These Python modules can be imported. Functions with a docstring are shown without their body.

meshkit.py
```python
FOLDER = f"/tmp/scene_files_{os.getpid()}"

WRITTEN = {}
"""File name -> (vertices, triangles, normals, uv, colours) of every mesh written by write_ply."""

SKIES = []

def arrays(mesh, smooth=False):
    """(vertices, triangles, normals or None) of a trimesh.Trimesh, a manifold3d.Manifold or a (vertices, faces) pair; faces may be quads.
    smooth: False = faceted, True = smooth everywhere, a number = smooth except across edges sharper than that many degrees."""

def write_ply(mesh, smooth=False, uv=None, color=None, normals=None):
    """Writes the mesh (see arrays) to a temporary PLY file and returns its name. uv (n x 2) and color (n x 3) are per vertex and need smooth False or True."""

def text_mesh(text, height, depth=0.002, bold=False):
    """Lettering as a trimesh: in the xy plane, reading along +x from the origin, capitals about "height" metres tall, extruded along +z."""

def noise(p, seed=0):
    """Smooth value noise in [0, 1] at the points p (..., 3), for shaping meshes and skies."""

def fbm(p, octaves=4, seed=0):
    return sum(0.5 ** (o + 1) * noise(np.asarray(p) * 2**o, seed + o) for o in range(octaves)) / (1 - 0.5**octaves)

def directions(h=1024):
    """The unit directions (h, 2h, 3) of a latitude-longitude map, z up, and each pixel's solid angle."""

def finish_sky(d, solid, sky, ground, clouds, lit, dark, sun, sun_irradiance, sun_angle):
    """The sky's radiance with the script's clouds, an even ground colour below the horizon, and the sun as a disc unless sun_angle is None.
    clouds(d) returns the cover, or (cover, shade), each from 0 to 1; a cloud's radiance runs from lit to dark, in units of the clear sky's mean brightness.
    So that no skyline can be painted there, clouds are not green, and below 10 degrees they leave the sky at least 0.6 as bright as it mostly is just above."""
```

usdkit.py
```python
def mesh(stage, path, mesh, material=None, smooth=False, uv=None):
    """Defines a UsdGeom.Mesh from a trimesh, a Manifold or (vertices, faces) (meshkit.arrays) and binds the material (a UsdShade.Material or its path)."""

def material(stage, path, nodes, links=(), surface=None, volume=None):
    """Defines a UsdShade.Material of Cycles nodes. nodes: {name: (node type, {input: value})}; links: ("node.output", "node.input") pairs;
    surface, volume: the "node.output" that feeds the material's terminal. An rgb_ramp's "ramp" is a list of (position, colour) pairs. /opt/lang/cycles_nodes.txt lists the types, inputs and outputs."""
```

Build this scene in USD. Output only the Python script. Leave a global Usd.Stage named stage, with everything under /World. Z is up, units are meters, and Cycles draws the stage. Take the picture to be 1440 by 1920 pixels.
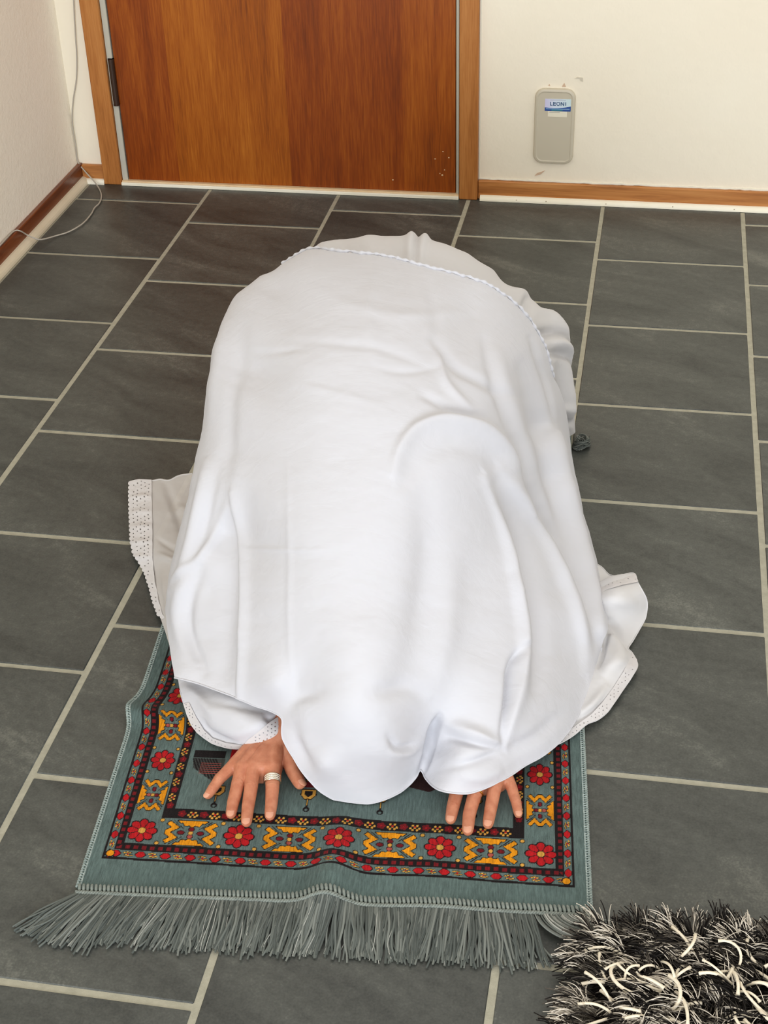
import math, random
import numpy as np, trimesh, manifold3d, shapely, shapely.geometry as sg, shapely.affinity as sa, usdkit, meshkit
from scipy.interpolate import RBFInterpolator
from scipy.spatial import Delaunay
from pxr import Usd, UsdGeom, UsdLux, UsdShade, Gf, Vt, Sdf

stage = Usd.Stage.CreateInMemory()
UsdGeom.SetStageUpAxis(stage, 'Z')
UsdGeom.Xform.Define(stage, '/World')
UsdGeom.Scope.Define(stage, '/World/Looks')
rng = np.random.default_rng(7)

# ---------------------------------------------------------------- camera, light, exposure
cam = UsdGeom.Camera.Define(stage, '/World/camera')
CAM_C, CAM_R, CAM_F = np.array([0.3465,-1.32619,1.44453]), np.array([[0.984142,0.175385,-0.026538],[0.076512,-0.554703,-0.828523],[-0.160031,0.813354,-0.559326]]), 2756.695
_m = np.eye(4); _m[0, :3] = CAM_R[0]; _m[1, :3] = -CAM_R[1]; _m[2, :3] = -CAM_R[2]; _m[3, :3] = CAM_C
cam.AddTransformOp().Set(Gf.Matrix4d(*_m.ravel().tolist()))
cam.CreateHorizontalApertureAttr(36.0); cam.CreateVerticalApertureAttr(48.0)
cam.CreateFocalLengthAttr(36.0 * CAM_F / 1440.0)
cam.CreateClippingRangeAttr(Gf.Vec2f(0.05, 100.0))
cam.CreateExposureAttr(0.24)

dome = UsdLux.DomeLight.Define(stage, '/World/room_glow')              # the light that the pale room behind the camera sends back
dome.CreateIntensityAttr(0.31); dome.CreateColorAttr(Gf.Vec3f(1.0, 0.955, 0.885))
win = UsdLux.RectLight.Define(stage, '/World/window_light')            # the glazed front of the room, behind and left of the camera
win.CreateWidthAttr(3.4); win.CreateHeightAttr(1.9); win.CreateIntensityAttr(8.2); win.CreateColorAttr(Gf.Vec3f(0.875, 0.93, 1.0))
def aim(light, pos, target):
    p, t = np.array(pos, float), np.array(target, float); b = p - t; b /= np.linalg.norm(b)
    r = np.cross([0, 0, 1], b); r /= np.linalg.norm(r); u = np.cross(b, r)
    m = np.eye(4); m[0, :3], m[1, :3], m[2, :3], m[3, :3] = r, u, b, p
    light.AddTransformOp().Set(Gf.Matrix4d(*m.ravel().tolist()))
aim(win, (0.1, -4.8, 1.0), (0.0, 0.8, 0.3))

# ---------------------------------------------------------------- helpers
_used = {}
def numbered(parent, name):
    k = (parent, name); _used[k] = _used.get(k, -1) + 1
    return f'{parent}/{name}' + (f'_{_used[k]:03d}' if _used[k] else '')
def tag(p, label=None, cat=None, group=None, kind=None):
    p = p.GetPrim() if hasattr(p, 'GetPrim') else p
    for k, v in (('label', label), ('category', cat), ('group', group), ('kind', kind)):
        if v: p.SetCustomDataByKey(k, v)
    return p
def xform(name, loc=(0, 0, 0), parent='/World'):
    x = UsdGeom.Xform.Define(stage, numbered(parent, name))
    if any(loc): x.AddTranslateOp().Set(Gf.Vec3d(*map(float, loc)))
    return x
def obj(name, mesh, m, parent='/World', smooth=False):
    parent = parent if isinstance(parent, str) else str(parent.GetPath())
    return usdkit.mesh(stage, numbered(parent, name), mesh, m, smooth=smooth)
def mat(name, nodes, links=(), surface='p.BSDF'):
    return usdkit.material(stage, '/World/Looks/' + name, nodes, links, surface=surface)
def lin(*c):
    c = np.array(c, float) / 255; return tuple(np.where(c <= .04045, c / 12.92, ((c + .055) / 1.055) ** 2.4).tolist())
def plain(name, rgb, rough=.6, spec=.5, **k):
    return mat(name, {'p': ('principled_bsdf', {'base_color': lin(*rgb), 'roughness': rough, 'specular_ior_level': spec, **k})})
def cat(*ms): return trimesh.util.concatenate([m for m in ms if m is not None])
def box(x0, x1, y0, y1, z0, z1, bev=0.0):
    if bev <= 0:
        b = trimesh.creation.box([x1 - x0, y1 - y0, z1 - z0]); b.apply_translation([(x0 + x1) / 2, (y0 + y1) / 2, (z0 + z1) / 2]); return b
    b = bev; pts = []
    for sx, X in ((1, x0), (-1, x1)):
        for sy, Y in ((1, y0), (-1, y1)):
            for sz, Z in ((1, z0), (-1, z1)):
                pts += [[X, Y + sy * b, Z + sz * b], [X + sx * b, Y, Z + sz * b], [X + sx * b, Y + sy * b, Z]]
    return trimesh.convex.convex_hull(np.array(pts))
def smooth_path(p, n=8):
    p = np.array(p, float); q = np.vstack([2 * p[0] - p[1], p, 2 * p[-1] - p[-2]]); out = []
    for i in range(1, len(q) - 2):
        a, b, c, d = q[i - 1:i + 3]
        for t in np.linspace(0, 1, n, endpoint=False):
            out.append(.5 * ((2 * b) + (c - a) * t + (2 * a - 5 * b + 4 * c - d) * t * t + (3 * b - a - 3 * c + d) * t ** 3))
    return np.vstack([out, p[-1]])
def tube(path, r, n=8, cap=True):
    p = np.array(path, float); r = np.broadcast_to(np.asarray(r, float), (len(p),))
    t = np.gradient(p, axis=0); t /= np.maximum(np.linalg.norm(t, axis=1, keepdims=True), 1e-9)
    u = np.cross(t[0], [0, 0, 1.0]); u = u if np.linalg.norm(u) > .1 else np.cross(t[0], [1.0, 0, 0]); u /= np.linalg.norm(u)
    V = []
    a = np.linspace(0, 2 * np.pi, n, endpoint=False)
    for i in range(len(p)):
        u = u - t[i] * (u @ t[i]); u /= max(np.linalg.norm(u), 1e-9); w = np.cross(t[i], u)
        V.append(p[i] + r[i] * (np.cos(a)[:, None] * u + np.sin(a)[:, None] * w))
    V = np.vstack(V); F = []
    for i in range(len(p) - 1):
        for j in range(n):
            k = (j + 1) % n; F += [[i * n + j, i * n + k, (i + 1) * n + k], [i * n + j, (i + 1) * n + k, (i + 1) * n + j]]
    if cap:
        V = np.vstack([V, p[0], p[-1]]); c0, c1, e = len(V) - 2, len(V) - 1, (len(p) - 1) * n
        for j in range(n):
            k = (j + 1) % n; F += [[c0, k, j], [c1, e + j, e + k]]
    return trimesh.Trimesh(V, F, process=False)
def prism(poly, z0, z1):
    m = trimesh.creation.extrude_polygon(poly, z1 - z0, engine='earcut'); m.apply_translation([0, 0, z0]); return m
def on_back_wall(m, y):       # a mesh drawn in (x, z) with its depth along +z -> standing on the back wall at y, facing the room
    v = m.vertices.copy(); m = trimesh.Trimesh(np.stack([v[:, 0], y - v[:, 2], v[:, 1]], 1), m.faces, process=False); return m
def curves(path, pts_list, width, material, parent):
    c = UsdGeom.BasisCurves.Define(stage, numbered(parent if isinstance(parent, str) else str(parent.GetPath()), path))
    c.CreateTypeAttr('linear'); c.CreateCurveVertexCountsAttr([len(p) for p in pts_list])
    c.CreatePointsAttr(Vt.Vec3fArray.FromNumpy(np.vstack(pts_list).astype(np.float32)))
    w = np.concatenate([np.broadcast_to(np.asarray(x, np.float32), (len(p),)) for p, x in zip(pts_list, width)]).astype(np.float32)
    c.CreateWidthsAttr(Vt.FloatArray.FromNumpy(w)); c.SetWidthsInterpolation('vertex')
    UsdShade.MaterialBindingAPI.Apply(c.GetPrim()).Bind(material)
    return c

# ---------------------------------------------------------------- materials
POS = ('geometry', {})
def noise_mat(name, a, b, scale, rough=.6, bump=0.0, bscale=40, detail=4, mapping=(1, 1, 1), spec=.5, extra=None, distort=0.0):
    n = {'g': POS, 'm': ('mapping', {'scale': mapping}), 'n': ('noise_texture', {'scale': scale, 'detail': detail, 'roughness': .6, 'distortion': distort}),
         'r': ('rgb_ramp', {'ramp': [(.3, lin(*a)), (.7, lin(*b))]}), 'p': ('principled_bsdf', {'roughness': rough, 'specular_ior_level': spec, **(extra or {})})}
    l = [('g.position', 'm.vector'), ('m.vector', 'n.vector'), ('n.fac', 'r.fac'), ('r.color', 'p.base_color')]
    if bump:
        n['bn'] = ('noise_texture', {'scale': bscale, 'detail': 5, 'roughness': .6}); n['bu'] = ('bump', {'strength': 1.0, 'distance': bump})
        l += [('g.position', 'bn.vector'), ('bn.fac', 'bu.height'), ('bu.normal', 'p.normal')]
    return mat(name, n, l)
M_wall = noise_mat('plaster', (239, 230, 210), (243, 236, 218), 1.6, .75, .0011, 38, spec=.3)
M_wood = None
def wood(name, dark, mid, light, across=30, along=2.6, rough=.38, board=None, spec=.5):
    """Grain runs along z. board: width of veneer leaves with a tone each."""
    n = {'g': POS, 'm': ('mapping', {'scale': (across, across * .6, along)}), 'n': ('noise_texture', {'scale': 1.0, 'detail': 6, 'roughness': .62, 'distortion': .9}),
         'm2': ('mapping', {'scale': (300, 120, 16)}), 'n2': ('noise_texture', {'scale': 1.0, 'detail': 3, 'roughness': .6}),
         'm3': ('mapping', {'scale': (7, 3, .8)}), 'n3': ('noise_texture', {'scale': 1.0, 'detail': 2, 'distortion': 1.2}),
         'w': ('mix_float', {'fac': .55}), 'w2': ('mix_float', {'fac': .34}),
         'r': ('rgb_ramp', {'ramp': [(.30, lin(*dark)), (.5, lin(*mid)), (.72, lin(*light))]}),
         'b': ('bump', {'strength': .35, 'distance': .0006}), 'p': ('principled_bsdf', {'roughness': rough, 'specular_ior_level': spec * .5})}
    l = [('g.position', 'm.vector'), ('m.vector', 'n.vector'), ('g.position', 'm2.vector'), ('m2.vector', 'n2.vector'), ('g.position', 'm3.vector'), ('m3.vector', 'n3.vector'),
         ('n.fac', 'w.a'), ('n2.fac', 'w.b'), ('w.result', 'w2.a'), ('n3.fac', 'w2.b'), ('w2.result', 'r.fac'), ('n2.fac', 'b.height'), ('b.normal', 'p.normal')]
    l += [('r.color', 'p.base_color')]
    return mat(name, n, l)
M_door = [wood(f'door_veneer_{k}', d, m, t) for k, (d, m, t) in enumerate([((88, 36, 5), (132, 60, 8), (168, 92, 24)), ((100, 44, 6), (150, 78, 13), (184, 110, 32)), ((94, 40, 6), (142, 69, 11), (176, 100, 28))])]
M_trim = wood('pine_trim', (136, 80, 32), (172, 110, 54), (194, 134, 74), across=50, along=3, rough=.45)
M_trimh = mat('pine_trim_lengthwise', {'g': POS, 'm': ('mapping', {'scale': (3, 50, 60)}), 'n': ('noise_texture', {'scale': 1., 'detail': 6, 'roughness': .62, 'distortion': .7}),
    'r': ('rgb_ramp', {'ramp': [(.30, lin(146, 86, 34)), (.5, lin(184, 120, 60)), (.72, lin(204, 144, 82))]}), 'p': ('principled_bsdf', {'roughness': .45})},
    [('g.position', 'm.vector'), ('m.vector', 'n.vector'), ('n.fac', 'r.fac'), ('r.color', 'p.base_color')])
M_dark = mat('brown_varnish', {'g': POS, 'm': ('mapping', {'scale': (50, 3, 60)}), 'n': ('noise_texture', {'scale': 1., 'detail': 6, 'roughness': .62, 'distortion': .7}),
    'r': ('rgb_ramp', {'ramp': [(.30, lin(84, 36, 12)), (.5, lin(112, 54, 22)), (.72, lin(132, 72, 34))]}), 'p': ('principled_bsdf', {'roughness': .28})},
    [('g.position', 'm.vector'), ('m.vector', 'n.vector'), ('n.fac', 'r.fac'), ('r.color', 'p.base_color')])  # left baseboard: darker and glossier than the boards on the back wall
M_strip = noise_mat('cream_paint', (240, 234, 212), (246, 242, 226), 8, .45)
M_stripw = noise_mat('pale_wood', (214, 186, 146), (226, 202, 164), 30, .5)
M_seal = plain('grey_seal', (186, 184, 170), .6)
M_black = plain('shadow_gap', (34, 24, 18), .8)
M_hinge = plain('hinge_bronze', (62, 44, 34), .38, metallic=.5)
def tile_mat():
    n = {'g': POS, 'oi': ('object_info', {}), 'tc': ('texture_coordinate', {}),
         'off': ('combine_xyz', {'z': 0.0}), 'mul': ('math', {'math_type': 'multiply', 'value2': 37.0}), 'mul2': ('math', {'math_type': 'multiply', 'value2': 91.0}),
         'add': ('mix', {'mix_type': 'add', 'fac': 1.0}),
         'm0': ('mapping', {'rotation': (0, 0, .45)}), 'm1': ('mapping', {'scale': (3.6, 10.0, 4)}), 'n1': ('noise_texture', {'scale': 1.0, 'detail': 5, 'roughness': .62, 'distortion': .6}),
         'n2': ('noise_texture', {'scale': 70.0, 'detail': 4, 'roughness': .7}), 'n3': ('noise_texture', {'scale': 320.0, 'detail': 2, 'roughness': .6}),
         'x1': ('mix_float', {'fac': .33}), 'x2': ('mix_float', {'fac': .22}),
         'r': ('rgb_ramp', {'ramp': [(.32, lin(38, 41, 40)), (.44, lin(61, 64, 61)), (.55, lin(77, 80, 76)), (.68, lin(110, 112, 105))]}),
         'tr': ('map_range', {'from_min': 0., 'from_max': 1., 'to_min': .86, 'to_max': 1.1}), 'tint': ('mix', {'mix_type': 'multiply', 'fac': 1.0}),
         'bu': ('bump', {'strength': .8, 'distance': .0009}), 'p': ('principled_bsdf', {'roughness': .42, 'specular_ior_level': .5})}
    l = [('oi.random', 'mul.value1'), ('oi.random', 'mul2.value1'), ('mul.value', 'off.x'), ('mul2.value', 'off.y'), ('g.position', 'add.color1'), ('off.vector', 'add.color2') , ('add.color', 'm0.vector'), ('m0.vector', 'm1.vector'),
         ('m1.vector', 'n1.vector'), ('g.position', 'n2.vector'), ('g.position', 'n3.vector'), ('n1.fac', 'x1.a'), ('n2.fac', 'x1.b'), ('x1.result', 'x2.a'), ('n3.fac', 'x2.b'), ('x2.result', 'r.fac'),
         ('oi.random', 'tr.value'), ('r.color', 'tint.color1'), ('tr.result', 'tint.color2'), ('tint.color', 'p.base_color'), ('x2.result', 'bu.height'), ('bu.normal', 'p.normal')]
    return mat('slate_tile', n, l)
M_tile = tile_mat()
M_grout = noise_mat('grout', (158, 156, 140), (176, 173, 156), 60, .9, .0006, 300, spec=.2)
def cloth_mat(name, rgb, trans=.12, wr=.0012):
    n = {'g': POS, 'm': ('mapping', {'scale': (14, 46, 30)}), 'n': ('noise_texture', {'scale': 1.0, 'detail': 4, 'roughness': .55, 'distortion': 1.0}),
         'b': ('bump', {'strength': .65, 'distance': wr}), 'n2': ('noise_texture', {'scale': 900.0, 'detail': 1}), 'b2': ('bump', {'strength': .12, 'distance': .0004}),
         'p': ('principled_bsdf', {'base_color': lin(*rgb), 'roughness': .85, 'specular_ior_level': .2, 'sheen_weight': .08}),
         't': ('translucent_bsdf', {'color': lin(*rgb)}), 'x': ('mix_closure', {'fac': trans})}
    l = [('g.position', 'm.vector'), ('m.vector', 'n.vector'), ('n.fac', 'b.height'), ('g.position', 'n2.vector'), ('n2.fac', 'b2.height'), ('b.normal', 'b2.normal'), ('b2.normal', 'p.normal'), ('p.BSDF', 'x.closure1'), ('t.BSDF', 'x.closure2')]
    return mat(name, n, l, 'x.closure')
M_veil = cloth_mat('white_cotton', (213, 214, 220))
M_skirt = cloth_mat('white_cotton_skirt', (212, 211, 212), wr=.0016)
M_lace = cloth_mat('white_lace', (219, 216, 216), .15)
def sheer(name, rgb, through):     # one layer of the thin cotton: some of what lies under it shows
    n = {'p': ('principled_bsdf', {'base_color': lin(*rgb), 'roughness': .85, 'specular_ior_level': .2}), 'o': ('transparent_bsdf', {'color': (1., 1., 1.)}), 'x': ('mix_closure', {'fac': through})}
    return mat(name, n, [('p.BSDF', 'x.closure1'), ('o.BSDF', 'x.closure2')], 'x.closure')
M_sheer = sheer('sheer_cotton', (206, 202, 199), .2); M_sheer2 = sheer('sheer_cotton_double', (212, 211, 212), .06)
M_skin = mat('skin', {'g': POS, 'n': ('noise_texture', {'scale': 90., 'detail': 3}), 'n2': ('noise_texture', {'scale': 420., 'detail': 2}),
    'r': ('rgb_ramp', {'ramp': [(.3, lin(176, 108, 79)), (.7, lin(196, 131, 100))]}), 'b': ('bump', {'strength': .35, 'distance': .0006}),
    'p': ('principled_bsdf', {'roughness': .5, 'specular_ior_level': .4, 'subsurface_weight': .18, 'subsurface_scale': .004, 'subsurface_radius': (1., .35, .2)})},
    [('g.position', 'n.vector'), ('g.position', 'n2.vector'), ('n.fac', 'r.fac'), ('r.color', 'p.base_color'), ('n2.fac', 'b.height'), ('b.normal', 'p.normal')])
M_nail = plain('nail', (216, 152, 124), .3, subsurface_weight=.1, subsurface_scale=.003)
M_silver = plain('silver', (226, 216, 196), .22, metallic=1.0)
M_gold = plain('gold', (214, 170, 84), .22, metallic=1.0)
def rug_mat():
    n = {'g': POS, 'a': ('attribute', {'attribute': 'weave'}), 'm0': ('mapping', {'rotation': (0, 0, -.0955)}), 'm': ('mapping', {'scale': (420, 45, 10)}), 'n': ('noise_texture', {'scale': 1.0, 'detail': 4, 'roughness': .7}),
         'n2': ('noise_texture', {'scale': 1300., 'detail': 1}), 'nb': ('noise_texture', {'scale': 16., 'detail': 3}),
         'mr': ('map_range', {'from_min': .3, 'from_max': .75, 'to_min': .72, 'to_max': 1.6}), 'mr2': ('map_range', {'from_min': .3, 'from_max': .7, 'to_min': .85, 'to_max': 1.15}),
         'x': ('mix', {'mix_type': 'multiply', 'fac': 1.0}), 'x2': ('mix', {'mix_type': 'multiply', 'fac': 1.0}), 'b': ('bump', {'strength': .5, 'distance': .0012}),
         'p': ('principled_bsdf', {'roughness': .9, 'specular_ior_level': .1, 'sheen_weight': .12, 'sheen_roughness': .4})}
    l = [('g.position', 'm0.vector'), ('m0.vector', 'm.vector'), ('m.vector', 'n.vector'), ('g.position', 'n2.vector'), ('g.position', 'nb.vector'), ('n.fac', 'mr.value'), ('nb.fac', 'mr2.value'), ('a.color', 'x.color1'), ('mr.result', 'x.color2'),
         ('x.color', 'x2.color1'), ('mr2.result', 'x2.color2'), ('x2.color', 'p.base_color'), ('n2.fac', 'b.height'), ('b.normal', 'p.normal')]
    return mat('woven_pile', n, l)
M_rug = rug_mat()
M_bind = noise_mat('rug_binding', (120, 136, 134), (176, 188, 184), 260, .9, spec=.2)
M_braid = noise_mat('rug_braid', (112, 120, 115), (142, 149, 142), 200, .9, spec=.2)
M_fr = [plain(f'fringe_yarn_{k}', c, .85, .2) for k, c in enumerate([(84, 90, 87), (102, 108, 104), (122, 127, 122), (176, 178, 172)])]
M_pile = [plain('pile_black', (20, 16, 14), .6, .2), plain('pile_grey', (74, 68, 60), .5, .4), plain('pile_silver', (214, 206, 192), .45, .5)]
M_yarn = noise_mat('cream_yarn', (226, 214, 190), (242, 234, 214), 220, .85, spec=.2)
M_plate = plain('beige_plastic', (198, 190, 170), .42)
M_cable = plain('grey_cable', (176, 170, 158), .5)

# ---------------------------------------------------------------- measured data (metres; cloth rows are chart u, chart v, x, y, z)
TILE = {"off":[-68.8203,-69.1714,-68.8254,-69.1756,-69.4672,-68.7545],"du":[-0.0074,0.0022,-0.0033,0.0006,0.0079]}
CABLE = [[-1.0672,2.217,0.6765],[-1.0847,2.217,0.5523],[-1.0951,2.217,0.4753],[-1.1028,2.217,0.3965],[-1.1087,2.217,0.3293],[-1.1185,2.217,0.2743],[-1.1357,2.217,0.2182],[-1.1487,2.217,0.1612],[-1.1546,2.217,0.1035],[-1.1485,2.217,0.0556],[-1.1257,2.206,0.0327],[-1.0965,2.19,0.0105],[-1.0685,2.1495,0.004],[-1.0509,2.1074,0.004],[-1.0431,2.0685,0.004],[-1.0448,2.0363,0.004],[-1.0399,1.9983,0.004],[-1.0405,1.9366,0.004],[-1.0565,1.8846,0.004],[-1.0804,1.8556,0.004],[-1.0998,1.8121,0.012],[-1.1149,1.8015,0.02],[-1.132,1.8026,0.027],[-1.132,1.7713,0.05],[-1.144,1.765,0.0522],[-1.144,1.7224,0.0541],[-1.144,1.6765,0.0537],[-1.144,1.5519,0.0559],[-1.144,1.4061,0.0585]]
HAND_LEFT = {"pinky":[[-0.1374,0.1196,0.034,0.0115],[-0.1531,0.0937,0.029,0.0095],[-0.1697,0.0686,0.0215,0.0078],[-0.1754,0.0548,0.016,0.0072],[-0.1799,0.0454,0.0125,0.0062]],"ring":[[-0.1243,0.1204,0.038,0.012],[-0.1396,0.0841,0.033,0.0105],[-0.1407,0.06,0.025,0.0092],[-0.1408,0.0321,0.0165,0.0084],[-0.1395,0.0153,0.0135,0.0074]],"middle":[[-0.1124,0.1222,0.04,0.012],[-0.1259,0.0867,0.0345,0.011],[-0.1213,0.0573,0.0255,0.0095],[-0.1189,0.0279,0.017,0.0087],[-0.1152,0.0042,0.0135,0.0076]],"index":[[-0.1014,0.1238,0.04,0.012],[-0.0991,0.0907,0.0335,0.011],[-0.0928,0.0621,0.025,0.0096],[-0.0892,0.0393,0.017,0.0087],[-0.087,0.0203,0.0135,0.0076]],"thumb":[[-0.0965,0.1343,0.038,0.013],[-0.084,0.1211,0.03,0.0125],[-0.0742,0.1023,0.02,0.0108],[-0.0605,0.0839,0.0145,0.009]],"wrist":[[-0.1104,0.1443,0.048,0.024],[-0.103,0.1732,0.055,0.026]]}
HAND_RIGHT = {"index":[[0.184,0.1398,0.04,0.012],[0.1645,0.11,0.034,0.011],[0.1555,0.0909,0.0255,0.0096],[0.153,0.0675,0.0165,0.0087],[0.1526,0.0498,0.0135,0.0076]],"middle":[[0.1948,0.1414,0.041,0.012],[0.1863,0.1097,0.0345,0.011],[0.1798,0.087,0.026,0.0096],[0.1763,0.0587,0.017,0.0088],[0.1775,0.0332,0.0135,0.0078]],"ring":[[0.2054,0.1441,0.04,0.012],[0.2065,0.1163,0.033,0.0105],[0.2048,0.1003,0.0265,0.0093],[0.2032,0.0721,0.0165,0.0085],[0.2025,0.0486,0.0135,0.0075]],"pinky":[[0.2159,0.1489,0.036,0.0115],[0.2169,0.1272,0.029,0.0095],[0.2266,0.1128,0.0215,0.0078],[0.2355,0.0909,0.0155,0.0071],[0.2401,0.0738,0.0125,0.0062]],"thumb":[[0.1717,0.1507,0.038,0.013],[0.1565,0.1432,0.03,0.0125],[0.1454,0.1279,0.021,0.0105],[0.1424,0.1119,0.016,0.009]],"wrist":[[0.2064,0.1664,0.048,0.024],[0.214,0.1979,0.055,0.026]]}
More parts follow.
